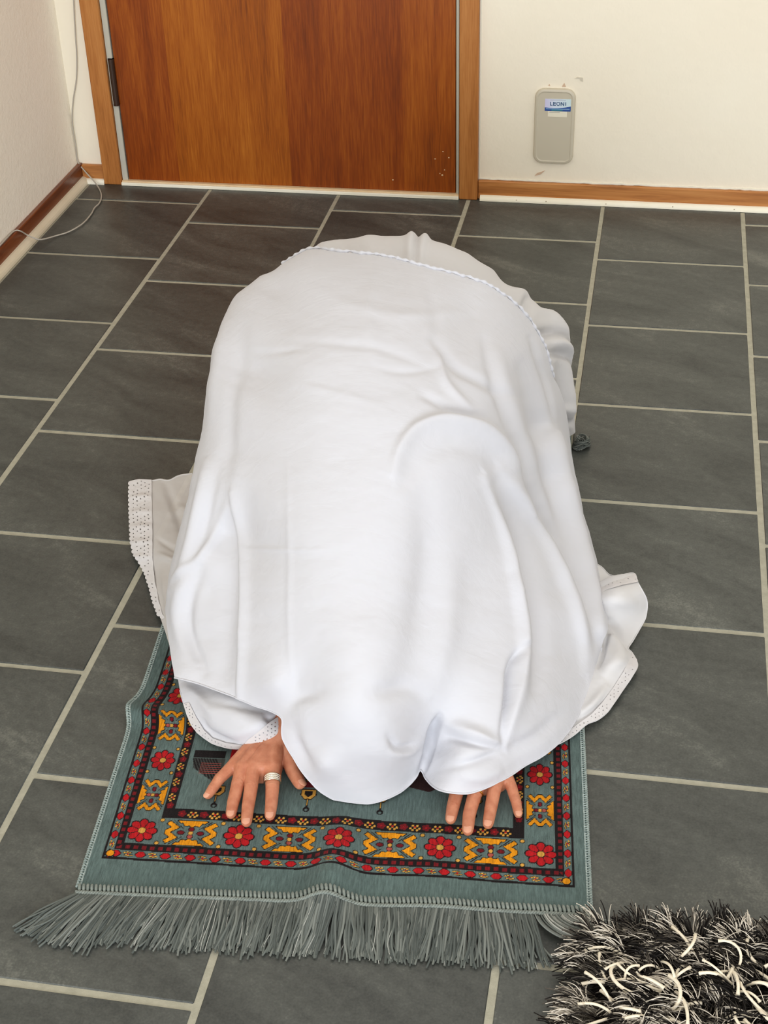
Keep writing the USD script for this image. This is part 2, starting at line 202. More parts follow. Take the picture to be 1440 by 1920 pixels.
VEIL = [[[650,1503,0.0078,0.0681,0.006],[650,1480,0.009,0.0672,0.03],[650,1450,0.0103,0.0669,0.06],[650,1400,0.0127,0.0653,0.11],[650,1350,0.0129,0.0728,0.15],[650,1300,0.0105,0.0907,0.18],[650,1250,0.0063,0.1167,0.203],[650,1200,0.0017,0.1443,0.225],[645,1100,-0.0127,0.2063,0.265],[640,1000,-0.0263,0.2649,0.31],[640,900,-0.0381,0.3319,0.352],[640,800,-0.0504,0.4018,0.395],[640,700,-0.065,0.4822,0.435],[640,600,-0.0854,0.5893,0.465],[640,540,-0.1026,0.6759,0.475],[623,1493,-0.0126,0.0711,0.01],[595,1475,-0.0333,0.0741,0.022],[576,1453,-0.0483,0.0811,0.035],[564,1437,-0.0576,0.0858,0.045],[545,1406,-0.0729,0.0958,0.064],[536,1383,-0.0815,0.107,0.075],[533,1345,-0.0851,0.1197,0.1],[590,1400,-0.0355,0.0829,0.087],[575,1340,-0.0471,0.0969,0.13],[560,1280,-0.0658,0.1362,0.15],[610,1430,-0.0168,0.0622,0.08],[610,1452,-0.0191,0.0667,0.054],[700,1502,0.0438,0.0725,0.008],[730,1492,0.0639,0.0837,0.01],[765,1470,0.0857,0.1075,0.012],[785,1440,0.0984,0.1219,0.03],[793,1400,0.103,0.1327,0.06],[803,1360,0.109,0.1434,0.09],[822,1340,0.122,0.1501,0.105],[740,1420,0.0735,0.0807,0.085],[745,1360,0.0758,0.0941,0.13],[760,1300,0.082,0.1244,0.16],[818,1400,0.1193,0.1459,0.05],[812,1440,0.1187,0.1196,0.035],[800,1452,0.1094,0.1214,0.02],[845,1370,0.1397,0.1428,0.085],[860,1420,0.1559,0.1036,0.075],[900,1400,0.1826,0.1176,0.085],[940,1400,0.2092,0.1378,0.07],[830,1483,0.1378,0.0785,0.035],[880,1485,0.1732,0.0818,0.035],[930,1465,0.2061,0.107,0.035],[980,1435,0.238,0.148,0.03],[1040,1395,0.2774,0.202,0.025],[1080,1340,0.3024,0.2726,0.02],[1110,1270,0.32,0.3578,0.02],[1125,1210,0.3276,0.4217,0.03],[1132,1180,0.3313,0.4359,0.05],[1120,1120,0.3175,0.5008,0.06],[1103,1050,0.2984,0.5692,0.08],[1090,1000,0.2838,0.6122,0.1],[1075,920,0.265,0.673,0.14],[1060,860,0.2474,0.7203,0.17],[1055,828,0.2399,0.7566,0.18],[1045,760,0.2247,0.8224,0.21],[1034,710,0.2108,0.8584,0.24],[1020,660,0.198,0.8385,0.3],[990,600,0.1705,0.8321,0.36],[960,570,0.1454,0.816,0.395],[905,535,0.1001,0.7951,0.435],[860,520,0.0627,0.7881,0.45],[800,505,0.0131,0.7793,0.465],[740,490,-0.0401,0.7922,0.47],[680,480,-0.0935,0.8019,0.472],[620,473,-0.151,0.8254,0.465],[575,472,-0.1984,0.8558,0.45],[530,498,-0.2368,0.8409,0.43],[490,520,-0.2728,0.8342,0.41],[475,535,-0.2845,0.8233,0.4],[445,560,-0.3134,0.8213,0.375],[430,585,-0.323,0.8006,0.36],[415,620,-0.3273,0.7614,0.345],[400,670,-0.3273,0.7057,0.325],[393,720,-0.3207,0.6533,0.305],[387,780,-0.3121,0.5954,0.28],[380,830,-0.3076,0.5509,0.258],[370,870,-0.3082,0.5167,0.24],[362,900,-0.3088,0.4908,0.227],[352,960,-0.306,0.4427,0.2],[340,1010,-0.3108,0.4138,0.17],[328,1060,-0.3156,0.3853,0.14],[318,1110,-0.3188,0.3574,0.11],[318,1160,-0.3116,0.3248,0.085],[322,1210,-0.2969,0.2818,0.07],[332,1272,-0.2693,0.2159,0.065],[380,1285,-0.2241,0.1954,0.075],[420,1300,-0.1854,0.1721,0.085],[450,1308,-0.1589,0.1611,0.09],[480,1320,-0.1317,0.1459,0.095],[510,1330,-0.1062,0.1352,0.098],[400,1200,-0.2197,0.2495,0.115],[400,1110,-0.2327,0.3096,0.155],[450,1200,-0.1696,0.2193,0.145],[470,1260,-0.143,0.1712,0.13],[520,1280,-0.0943,0.1321,0.15],[550,1200,-0.0782,0.1702,0.195],[500,1100,-0.133,0.2496,0.22],[430,1000,-0.2211,0.3754,0.215],[520,950,-0.1319,0.3308,0.3],[450,850,-0.2157,0.4467,0.31],[520,800,-0.1534,0.439,0.365],[480,700,-0.2184,0.5731,0.375],[520,620,-0.193,0.6202,0.425],[520,550,-0.2209,0.7374,0.43],[560,1000,-0.0893,0.2779,0.295],[420,1260,-0.1917,0.1999,0.1],[560,700,-0.1328,0.5012,0.42],[780,1200,0.0877,0.1817,0.205],[780,1100,0.0792,0.2394,0.25],[780,1000,0.0713,0.293,0.3],[780,900,0.0632,0.3488,0.35],[800,800,0.0671,0.4225,0.392],[800,700,0.0531,0.5158,0.425],[800,600,0.0367,0.6246,0.455],[880,600,0.0922,0.6918,0.425],[900,700,0.1237,0.571,0.4],[900,800,0.1356,0.4773,0.365],[900,900,0.1429,0.4223,0.31],[900,1000,0.15,0.3691,0.255],[900,1100,0.1577,0.311,0.205],[900,1200,0.1664,0.243,0.165],[880,1300,0.1612,0.1709,0.13],[960,1300,0.2165,0.1964,0.115],[980,1200,0.2219,0.2821,0.14],[990,1100,0.2204,0.3669,0.17],[980,1000,0.2031,0.4562,0.2],[980,900,0.1952,0.5233,0.25],[980,800,0.1862,0.6028,0.295],[975,700,0.1732,0.6788,0.345],[1040,1100,0.255,0.4322,0.125],[1050,1200,0.2706,0.3515,0.09],[1040,1300,0.2713,0.2566,0.07],[960,1370,0.2215,0.1549,0.085],[1000,1380,0.2491,0.1758,0.06],[1030,1000,0.2377,0.5334,0.15],[1020,900,0.2211,0.613,0.195],[1010,800,0.2037,0.6984,0.24],[375,540,-0.335,0.9,0.2],[335,520,-0.355,0.93,0.03],[480,475,-0.27,0.93,0.3],[345,670,-0.345,0.78,0.16],[305,670,-0.365,0.8,0.02],[335,780,-0.345,0.66,0.14],[295,780,-0.365,0.69,0.02],[312,900,-0.35,0.585,0.1],[275,900,-0.37,0.61,0.015],[298,1010,-0.355,0.51,0.07],[270,1010,-0.37,0.53,0.012],[292,1110,-0.345,0.42,0.04],[1100,830,0.25,0.9,0.03],[1125,920,0.275,0.79,0.015],[1140,1000,0.295,0.715,0.012],[1145,1060,0.31,0.64,0.012],[1160,1125,0.325,0.56,0.012],[1080,760,0.235,0.95,0.08]],[[650,1504],[636,1500],[622,1493],[608,1485],[595,1475],[585,1464],[576,1453],[564,1437],[553,1420],[545,1406],[536,1383],[534,1365],[533,1345],[510,1330],[480,1320],[450,1308],[420,1299],[380,1285],[350,1277],[332,1272],[322,1215],[314,1160],[300,1120],[275,1040],[268,960],[268,900],[290,780],[300,670],[328,540],[345,512],[400,500],[450,520],[476,533],[490,520],[530,498],[553,484],[575,472],[620,473],[680,480],[740,490],[800,505],[860,520],[905,535],[935,552],[960,570],[990,600],[1012,640],[1020,660],[1028,690],[1034,710],[1060,730],[1085,755],[1105,820],[1125,910],[1140,1000],[1148,1060],[1160,1125],[1140,1170],[1130,1195],[1125,1215],[1118,1245],[1110,1272],[1096,1310],[1080,1340],[1062,1370],[1040,1395],[1010,1418],[980,1435],[955,1452],[930,1465],[905,1477],[880,1485],[855,1486],[830,1483],[815,1475],[803,1463],[795,1453],[788,1446],[778,1456],[765,1470],[750,1482],[730,1492],[710,1499],[690,1503],[670,1505]]]
SKIRT = [[[640,560,-0.1043,0.6801,0.455],[760,560,-0.0084,0.7023,0.45],[860,570,0.0672,0.7548,0.42],[940,620,0.1318,0.7891,0.36],[990,700,0.1715,0.8537,0.25],[1010,780,0.191,0.8686,0.16],[575,475,-0.2036,0.8759,0.438],[620,478,-0.1554,0.8436,0.452],[680,484,-0.0974,0.82,0.46],[740,494,-0.0435,0.8103,0.458],[800,508,0.0096,0.8013,0.452],[860,524,0.06,0.8078,0.437],[905,540,0.0976,0.8168,0.42],[960,576,0.1437,0.8349,0.38],[990,606,0.1689,0.8544,0.343],[1012,645,0.1871,0.885,0.29],[1030,690,0.2042,0.8953,0.24],[1036,740,0.2106,0.9104,0.18],[1045,800,0.2199,0.9381,0.1],[600,452,-0.1867,0.9051,0.448],[640,443,-0.1541,0.9242,0.45],[690,440,-0.1121,0.9427,0.447],[735,440,-0.0736,0.9565,0.443],[790,441,-0.0251,0.9668,0.44],[840,458,0.0201,0.9687,0.425],[880,475,0.0565,0.9695,0.41],[930,505,0.1023,0.9696,0.383],[985,540,0.152,0.9825,0.345],[1003,556,0.1689,0.9823,0.33],[1012,580,0.1785,0.9746,0.31],[1035,595,0.198,1.0068,0.28],[1060,620,0.2217,1.0177,0.25],[1071,645,0.2328,1.0261,0.22],[1071,670,0.2341,1.023,0.195],[1073,700,0.2376,1.0189,0.165],[1079,740,0.2452,1.0219,0.12],[1081,762,0.2482,1.0232,0.095],[1074,795,0.243,1.0272,0.055],[1071,812,0.2405,1.0362,0.03],[1055,828,0.2264,1.0201,0.02],[540,490,-0.235,0.9,0.36],[475,525,-0.275,0.86,0.28],[430,512,-0.305,0.9,0.15],[400,500,-0.325,0.93,0.02],[510,545,-0.24,0.82,0.33],[440,560,-0.295,0.82,0.2],[400,550,-0.325,0.85,0.03],[500,480,-0.29,0.98,0.22],[455,455,-0.33,1.05,0.03],[575,425,-0.21,1.02,0.32],[560,385,-0.235,1.1,0.16],[550,350,-0.245,1.13,0.012],[700,405,-0.1,1.05,0.34],[700,375,-0.1,1.12,0.18],[700,345,-0.1,1.15,0.012],[850,420,0.02,1.05,0.29],[860,385,0.025,1.11,0.15],[870,350,0.03,1.14,0.012],[965,485,0.115,1.02,0.25],[990,450,0.13,1.09,0.12],[1010,420,0.15,1.12,0.012],[1060,570,0.19,1.03,0.19],[1085,545,0.2,1.08,0.1],[1110,520,0.215,1.11,0.012],[1110,630,0.225,1.05,0.11],[1140,620,0.245,1.09,0.012],[1115,760,0.235,1.085,0.012],[1100,690,0.225,1.03,0.09]],[[560,500],[515,560],[440,575],[395,560],[396,500],[425,475],[452,453],[500,400],[550,348],[620,345],[700,343],[790,345],[870,348],[940,380],[1010,418],[1060,465],[1112,518],[1130,570],[1143,620],[1130,690],[1116,765],[1109,783],[1096,799],[1083,810],[1070,818],[1055,829],[1035,815],[1000,790],[985,700],[935,625],[860,572],[760,562],[640,560],[590,520]]]
SLEEVE = [[[330,1255,-0.2858,0.2579,0.045],[345,1320,-0.2567,0.1972,0.034],[360,1360,-0.2389,0.1718,0.018],[385,1385,-0.2146,0.1539,0.012],[410,1398,-0.1911,0.1408,0.014],[450,1404,-0.1538,0.1225,0.03],[500,1394,-0.1142,0.1219,0.046],[520,1385,-0.0999,0.1273,0.052],[530,1378,-0.0931,0.1315,0.056],[533,1345,-0.0963,0.1573,0.065],[535,1300,-0.0999,0.1847,0.085],[360,1300,-0.245,0.2039,0.05],[380,1290,-0.2309,0.212,0.055],[400,1330,-0.1988,0.1579,0.066],[450,1350,-0.1519,0.1301,0.077],[490,1355,-0.1203,0.126,0.08],[430,1375,-0.1694,0.13,0.05],[480,1330,-0.1343,0.1515,0.08],[420,1280,-0.1954,0.2055,0.075],[470,1290,-0.1511,0.1886,0.085],[380,1340,-0.2191,0.1673,0.045],[340,1285,-0.2689,0.2275,0.042],[540,1345,-0.0927,0.1635,0.06]],[[330,1255],[338,1295],[345,1320],[352,1342],[360,1360],[371,1374],[385,1385],[397,1393],[410,1398],[430,1403],[450,1404],[475,1401],[500,1394],[512,1392],[520,1385],[526,1372],[531,1360],[536,1340],[535,1300],[470,1270],[420,1265],[370,1255]],[[452,1404],[475,1401],[500,1394],[512,1392],[520,1385],[526,1372],[532,1358],[530,1345],[518,1346],[500,1358],[482,1373],[465,1386]],[[345,1320],[352,1342],[360,1360],[371,1374],[385,1385],[397,1393],[410,1398],[430,1403],[452,1404],[455,1396],[425,1392],[400,1383],[384,1368],[370,1345],[356,1318]]]
HEM_LEFT = [[[245,903,-0.5249,0.7645,0.03],[285,900,-0.4813,0.757,0.042],[325,896,-0.4398,0.754,0.052],[360,888,-0.4065,0.76,0.06],[246,960,-0.499,0.6849,0.02],[288,960,-0.4485,0.662,0.04],[340,960,-0.3956,0.6544,0.05],[250,1035,-0.4629,0.583,0.01],[288,1035,-0.4157,0.5557,0.034],[330,1040,-0.3682,0.5323,0.05],[275,1075,-0.4222,0.5288,0.009],[300,1090,-0.3826,0.4837,0.03],[290,1130,-0.3832,0.4502,0.012],[312,1140,-0.3513,0.4172,0.03],[299,1155,-0.365,0.4178,0.012],[318,1210,-0.3226,0.3374,0.022],[330,1260,-0.2908,0.2689,0.03],[400,900,-0.3633,0.7448,0.06],[390,1000,-0.3278,0.585,0.06],[370,1100,-0.3066,0.4464,0.055],[360,1200,-0.2795,0.3219,0.05]],[[245,903],[262,900],[285,901],[300,898],[318,899],[335,891],[360,887],[390,900],[385,1000],[368,1100],[358,1200],[345,1262],[331,1262],[318,1210],[309,1180],[299,1152],[290,1128],[283,1100],[275,1075],[262,1050],[252,1035],[248,1010],[246,960]],[[245,903],[262,900],[285,901],[286,950],[287,1000],[288,1050],[292,1090],[300,1130],[309,1160],[299,1152],[290,1128],[283,1100],[275,1075],[262,1050],[252,1035],[248,1010],[246,960]]]
HEM_RIGHT = [[[1100,1048,0.2937,0.6482,0.025],[1145,1070,0.334,0.6211,0.025],[1190,1078,0.372,0.5698,0.058],[1150,1090,0.3399,0.5293,0.072],[1112,1105,0.3097,0.5297,0.053],[1205,1112,0.3861,0.5322,0.052],[1160,1130,0.3505,0.4893,0.062],[1115,1150,0.3154,0.4821,0.043],[1213,1140,0.3947,0.5317,0.024],[1198,1180,0.3846,0.4941,0.01],[1160,1175,0.3533,0.4786,0.024],[1130,1195,0.3306,0.4415,0.03],[1180,1215,0.3717,0.4464,0.01],[1195,1245,0.385,0.4078,0.012],[1160,1225,0.3561,0.3946,0.04],[1130,1245,0.334,0.3786,0.03],[1170,1290,0.3677,0.3547,0.008],[1150,1320,0.3539,0.317,0.008],[1140,1290,0.3445,0.3349,0.022],[1110,1320,0.3236,0.2965,0.022],[1120,1350,0.333,0.2791,0.008],[1080,1375,0.3048,0.2444,0.01],[1060,1365,0.2894,0.2445,0.018],[1038,1396,0.2755,0.2125,0.014],[1090,1100,0.2907,0.5514,0.04],[1090,1200,0.2989,0.4367,0.025],[1080,1300,0.2993,0.3141,0.024]],[[1100,1046],[1120,1058],[1142,1070],[1170,1074],[1190,1077],[1196,1092],[1204,1108],[1212,1124],[1213,1140],[1209,1160],[1198,1182],[1188,1200],[1180,1214],[1184,1224],[1193,1238],[1195,1250],[1186,1266],[1170,1290],[1150,1320],[1138,1336],[1120,1350],[1100,1358],[1080,1375],[1060,1388],[1038,1397],[1020,1390],[1050,1340],[1070,1280],[1080,1200],[1085,1100]],[[1195,1250],[1186,1266],[1170,1290],[1150,1320],[1138,1336],[1120,1350],[1100,1358],[1080,1375],[1060,1388],[1038,1397],[1045,1386],[1075,1364],[1108,1340],[1128,1318],[1150,1288],[1166,1262],[1180,1235],[1184,1224],[1193,1238]],[[1114,1103],[1150,1085],[1190,1077],[1196,1092],[1170,1098],[1140,1106],[1116,1118]]]

# ---------------------------------------------------------------- the setting
WY, WX = 2.225, -1.15          # faces of the back and the left wall
floor = tag(xform('floor'), 'dark slate-look square tiles laid in staggered columns with pale grout', kind='structure')
obj('grout', box(WX - .1, 2.75, -2.1, WY + .05, -.05, -.0014), M_grout, floor)
PITCH, GAP = .34, .0095
U0, V0 = 2.3, -75.0
off = dict(zip(range(-1, 5), TILE['off'])); off[-2] = off[0] - .0; off[5] = off[3]; off[6] = off[4]; off[7] = off[1]; off[8] = off[2]; off[9] = off[3]
du = dict(zip(range(5), TILE['du']))
for c in range(-2, 10):
    x0, x1 = (c + du.get(c, 0) - U0) * PITCH + GAP / 2, (c + 1 + du.get(c + 1, 0) - U0) * PITCH - GAP / 2
    x0, x1 = max(x0, WX + .004), min(x1, 2.74)
    if x1 - x0 < .03: continue
    for n in range(-2, 14):
        ya, yb = (off[c] - n - V0) * PITCH - GAP / 2, (off[c] - n - 1 - V0) * PITCH + GAP / 2
        ya, yb = min(ya, WY), max(yb, -2.09)
        if ya - yb < .03: continue
        h = rng.uniform(-.0004, .0004); sk = rng.uniform(-.0006, .0006, 4)
        t = box(x0 + sk[0], x1 + sk[1], yb + sk[2], ya + sk[3], -.010, h, .0016)
        obj('tile', t, M_tile, floor)

# back wall with its door opening
DX0, DX1 = -1.029, -.127       # inner faces of the door casing
wb = tag(xform('wall_back'), 'cream painted plaster wall behind the kneeling person', kind='structure')
obj('plaster', cat(box(WX - .12, DX0 - .02, WY, WY + .12, 0, 2.6), box(DX1 + .02, 2.75, WY, WY + .12, 0, 2.6), box(DX0 - .02, DX1 + .02, WY, WY + .12, 2.1, 2.6)), M_wall, wb)
def ragged(x0, x1, z, seed):    # filler bead along the top of a baseboard
    r = np.random.default_rng(seed); xs = np.arange(x0, x1, .012); return tube(np.stack([xs, np.full(len(xs), WY - .001), z + r.normal(0, .0006, len(xs))], 1), .0022 + .0011 * r.random(len(xs)), 6)
obj('filler_bead', cat(ragged(-.078, 2.72, .0505, 1), tube([[-.0785, WY - .001, .05], [-.0785, WY - .001, 2.1]], .0026, 6)), plain('filler', (222, 218, 204), .6), wb, smooth=True)
chip = plain('bare_plaster', (206, 178, 152), .9)
def chip_at(pts): return on_back_wall(prism(sg.Polygon(pts), 0, .0012), WY)
for pts in ([(.088, .2935), (.0935, .2935), (.091, .298)], [(.1215, .2925), (.131, .2925), (.1268, .302)], [(.062, .064), (.077, .068), (.088, .079), (.077, .0745), (.068, .071)]):
    obj('paint_chip', chip_at(pts), chip, wb)
obj('paint_chip', chip_at([(.151, .314), (.158, .317), (.171, .316), (.172, .306), (.166, .308), (.163, .313)]), plain('grey_scuff', (206, 198, 180), .9), wb)

wl = tag(obj('wall_left', box(WX - .12, WX, -1.0, WY + .12, 0, 2.6), noise_mat('plaster_rolled', (246, 239, 222), (250, 244, 230), 1.8, .7, .0016, 90, spec=.35)), 'cream roller-textured wall on the left', kind='structure')

bb = tag(xform('baseboard_back'), 'narrow orange-brown wooden baseboard under the cream wall', kind='structure')
obj('board', box(-.0795, 2.74, WY - .012, WY, .0, .0485, .0015), M_trimh, bb); obj('board', box(WX + .012, -1.078, WY - .012, WY, .0, .0485, .0015), M_trimh, bb)
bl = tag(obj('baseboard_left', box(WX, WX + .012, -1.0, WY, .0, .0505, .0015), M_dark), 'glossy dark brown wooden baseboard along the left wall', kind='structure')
def quarter(x0, x1, y0, y1, r, along, n=6):   # quarter-round strip against a board
    a = np.linspace(0, np.pi / 2, n); prof = [(0, 0)] + [(r * math.cos(t), r * math.sin(t)) for t in a]
    m = trimesh.creation.extrude_polygon(sg.Polygon(prof), (x1 - x0) if along == 'x' else (y1 - y0), engine='earcut'); v = m.vertices
    v = np.stack([x0 + v[:, 2], y1 - v[:, 0], v[:, 1]], 1) if along == 'x' else np.stack([x0 + v[:, 0], y0 + v[:, 2], v[:, 1]], 1)
    m = trimesh.Trimesh(v, m.faces, process=False); m.fix_normals(); return m
t1 = tag(xform('trim_1'), 'thin cream strip along the foot of the baseboards', kind='structure')
obj('strip', quarter(-.0735, 2.74, 0, WY - .0115, .0125, 'x'), M_strip, t1); obj('strip', quarter(WX + .0115, -1.0765, 0, WY - .0115, .0125, 'x'), M_strip, t1)
obj('strip', quarter(WX + .0115, 0, -1.0, WY - .012, .017, 'y'), noise_mat('cream_paint_aged', (214, 203, 176), (224, 214, 190), 8, .5), t1)  # left wall strip, a darker beige than the back wall strips
nail = plain('nail_head', (150, 138, 112), .5)
for x in (.02, .095, .245, .41, .56):
    c = trimesh.creation.icosphere(1, .0013); c.apply_translation([x, WY - .0225, .006]); obj('nail_head', c, nail, t1)

t2 = tag(xform('trim_2'), 'orange-brown wooden casing boards either side of the door', kind='structure')
obj('casing_board', box(-1.0775, DX0, WY - .020, WY + .02, .0, 2.12, .002), M_trim, t2); obj('casing_board', box(DX1, -.0805, WY - .020, WY + .02, .0, 2.12, .002), M_trim, t2)
obj('casing_board', box(-1.0775, -.0805, WY - .020, WY + .02, 2.1, 2.155, .002), M_trimh, t2)

dr = tag(xform('door_1'), 'reddish-brown veneered wooden door shut behind the kneeling person', kind='structure')
DL, DRR = -1.0105, -.138
cuts = [DL, -.8705, -.567, -.271, DRR]
for k in range(4):
    obj('veneer_panel', box(cuts[k], cuts[k + 1], WY - .006, WY + .034, .012, 2.09), M_door[(0, 1, 0, 2)[k]], dr)
obj('seal', box(DX0 + .001, -1.0135, WY - .010, WY + .02, .010, 2.09, .001), M_seal, dr); obj('seal', box(-.1358, DX1 - .0015, WY - .010, WY + .02, .010, 2.09, .001), M_seal, dr)
obj('gap', box(DX0, DX1, WY + .012, WY + .03, .004, 2.1), M_black, dr)
hz0, hz1 = .213, .333
hg = cat(trimesh.creation.cylinder(.0075, hz1 - hz0, sections=20), *[trimesh.creation.cylinder(.0081, .004, sections=20, transform=trimesh.transformations.translation_matrix([0, 0, s * .058])) for s in (-1, 1)])
hg.apply_translation([-1.0165, WY - .012, (hz0 + hz1) / 2]); obj('hinge', hg, M_hinge, dr, smooth=40)
r_ = np.random.default_rng(3)
for (x, z) in ((-.178, .062), (-.172, .058), (-.166, .072), (-.17, .12), (-.19, .10), (-.155, .105), (-.3, .04)):
    s = trimesh.creation.icosphere(1, 1.0); s.apply_scale([.0022 * r_.uniform(.6, 1.3), .0008, .0018 * r_.uniform(.6, 1.4)]); s.apply_translation([x, WY - .0062, z]); obj('paint_speck', s, M_stripw, dr)
t3 = tag(xform('trim_3'), 'cream threshold strip under the door with a pale wooden top', kind='structure')
obj('threshold', box(DX0 + .001, DX1 - .001, WY - .0175, WY + .03, .0, .0115, .001), M_stripw, t3)
obj('strip', box(DX0 + .001, DX1 - .001, WY - .024, WY - .0177, .0, .0085, .001), M_strip, t3)

# cover plate on the wall
pl = tag(xform('cover_plate', (.107, WY, .194)), 'beige rounded plastic cover plate with blue sticker on cream wall', 'cover plate')
def rr(w, h, r): return sg.box(-w / 2 + r, -h / 2 + r, w / 2 - r, h / 2 - r).buffer(r, 16)
def stacked(polys):            # a plate built up from outlines at rising depths
    P_ = [np.array(p.exterior.segmentize(.004).coords)[:-1] for p, _ in polys]; n = 160; V = []
    for (p, d) in polys:
        s = np.linspace(0, p.exterior.length, n, endpoint=False); q = np.array([p.exterior.interpolate(t).coords[0] for t in s]); V.append(np.c_[q, np.full(n, d)])
    k = len(V); V = np.vstack(V + [[[0, 0, polys[-1][1]]]]); F = []
    for i in range(k - 1):
        for j in range(n):
            a, b = i * n + j, i * n + (j + 1) % n; F += [[a, b, b + n], [a, b + n, a + n]]
    for j in range(n): F.append([(k - 1) * n + j, (k - 1) * n + (j + 1) % n, len(V) - 1])
    return trimesh.Trimesh(V, F, process=False)
pw, ph = .0985, .189
pts = [(rr(pw, ph, .023), 0.0), (rr(pw, ph, .023), .006), (rr(pw - .003, ph - .003, .0215), .0085), (rr(pw - .010, ph - .010, .018), .0098), (rr(pw - .014, ph - .014, .016), .0098), (rr(pw - .0165, ph - .0165, .015), .0088), (rr(pw - .02, ph - .02, .0135), .0086)]
obj('cover', on_back_wall(stacked(pts), 0), M_plate, pl, smooth=35)
st = obj('sticker', on_back_wall(prism(sg.box(-.0245, .0405, .0385, .0705), .0084, .0091), 0), mat('sticker_paper', {'g': POS, 's': ('separate_xyz', {}), 'mr': ('map_range', {'from_min': .082, 'from_max': .146}), 'r': ('rgb_ramp', {'ramp': [(0, lin(204, 198, 232)), (.35, lin(214, 224, 240)), (1, lin(204, 228, 232))]}), 'p': ('principled_bsdf', {'roughness': .35})},
    [('g.position', 's.vector'), ('s.x', 'mr.value'), ('mr.result', 'r.fac'), ('r.color', 'p.base_color')]), pl)
sp = str(st.GetPrim().GetPath())
def flat(poly, d, m, name): return obj(name, on_back_wall(prism(poly, d, d + .0003), 0), m, sp)
swoosh = [( -.0245, .0405), (.0385, .0405), (.0385, .0530)] + [(x, .0492 + .0038 * ((x + .0245) / .063) ** 2.2 - .0018 * math.sin(math.pi * (x + .0245) / .063)) for x in np.linspace(.0375, -.0245, 16)]
flat(sg.Polygon(swoosh), .0091, plain('sticker_blue', (42, 78, 150), .35), 'band')
flat(sg.box(-.008, .0408, .019, .0448), .0094, plain('sticker_teal', (52, 120, 146), .35), 'band')
flat(sg.box(-.0215, .0453, .036, .0468), .0094, plain('sticker_pale', (150, 190, 220), .35), 'print_line')
flat(sg.box(-.012, .0677, .026, .0685), .0091, plain('sticker_print', (150, 150, 170), .5), 'print_line')
tm = meshkit.text_mesh('LEON', .0086, .0004, bold=True); w_ = tm.bounds[1][0] - tm.bounds[0][0]; tm.apply_scale([.0345 / w_, 1, 1]); tm.apply_translation([-.0122 - tm.bounds[0][0], .0545, .0091])
tm = cat(tm, box(.0249, .0268, .0546, .0631, .0091, .0095))        # the plain upright of the I
obj('lettering', on_back_wall(tm, 0), plain('sticker_ink', (52, 84, 122), .5), sp)
s2 = obj('sticker', on_back_wall(prism(sg.box(-.0165, .0262, .0300, .0400), .0084, .0089), 0), plain('label_paper', (232, 226, 206), .5), pl)
obj('print_line', on_back_wall(prism(sg.box(-.0135, .0365, .0125, .0378), .0089, .0091), 0), plain('label_print', (164, 162, 158), .5), str(s2.GetPrim().GetPath()))

cb = tag(obj('cable', cat(tube(smooth_path([[max(x, WX + .0035), min(y, WY - .0025), max(z, .002)] for x, y, z in CABLE], 8), .0018, 8)), M_cable, smooth=True), 'thin grey cable hanging in the corner and curling over the tiles', 'cable')

# ---------------------------------------------------------------- prayer rug
RO, RAX, RAY_ = np.array([-.304, -.134, 0]), np.array([.9955, .0953, 0]), np.array([-.0953, .9955, 0])
RW, RL = .652, 1.19
def rug_h(r, l):
    h = .0052 + .021 * np.exp(-((r - .322 - .04 * l) / .028) ** 2) * np.clip(1 - (l - .03) / .16, 0, 1) ** 1.3
    h = h + .004 * np.exp(-((r - .46 - .05 * l) / .05) ** 2) * np.clip(1 - l / .15, 0, 1)
    h = h + .010 * np.exp(-((l - .335 + .10 * r) / .022) ** 2) * np.clip(1 - r / .13, 0, 1)
    h = h + .003 * np.exp(-((r - .02) / .03) ** 2) * np.exp(-((l - .22) / .08) ** 2)
    return h + .0012 * (meshkit.noise(np.stack([r * 14, l * 14, 0 * r], -1), 4) - .5)
def rug_p(r, l, dz=0):
    r, l = np.asarray(r, float), np.asarray(l, float)
    edge = -.010 * np.exp(-((l - .345) / .03) ** 2) * np.clip(1 - r / .2, 0, 1)
    rr_ = r + edge
    return RO + rr_[..., None] * RAX + l[..., None] * RAY_ + np.stack([0 * r, 0 * r, rug_h(r, l) + dz], -1)
GR, BK, RD, DR, YE, OC, RS = [lin(*c) for c in ((82, 98, 96), (22, 17, 18), (160, 20, 26), (100, 18, 24), (198, 128, 18), (186, 140, 62), (150, 70, 62))]
rs = np.arange(0, RW + 1e-6, .001); ls = np.r_[np.arange(0, .42, .001), np.arange(.42, RL + 1e-6, .004)]
R_, L_ = np.meshgrid(rs, ls)
N_ = L_ - (.053 - .0145 * (R_ - .019) / .615); TL = R_ - .019; TR = .634 - R_      # distances in from the woven frame line
Nb = (RL - .05) - L_
col = np.empty(R_.shape + (3,)); col[:] = GR
m_in = (TL > 0) & (TR > 0) & (N_ > 0) & (Nb > 0)
D_ = np.minimum(np.minimum(TL, TR) * 1.0, np.minimum(N_, Nb))
is_side = (np.minimum(TL, TR) < np.minimum(N_, Nb) * .83)
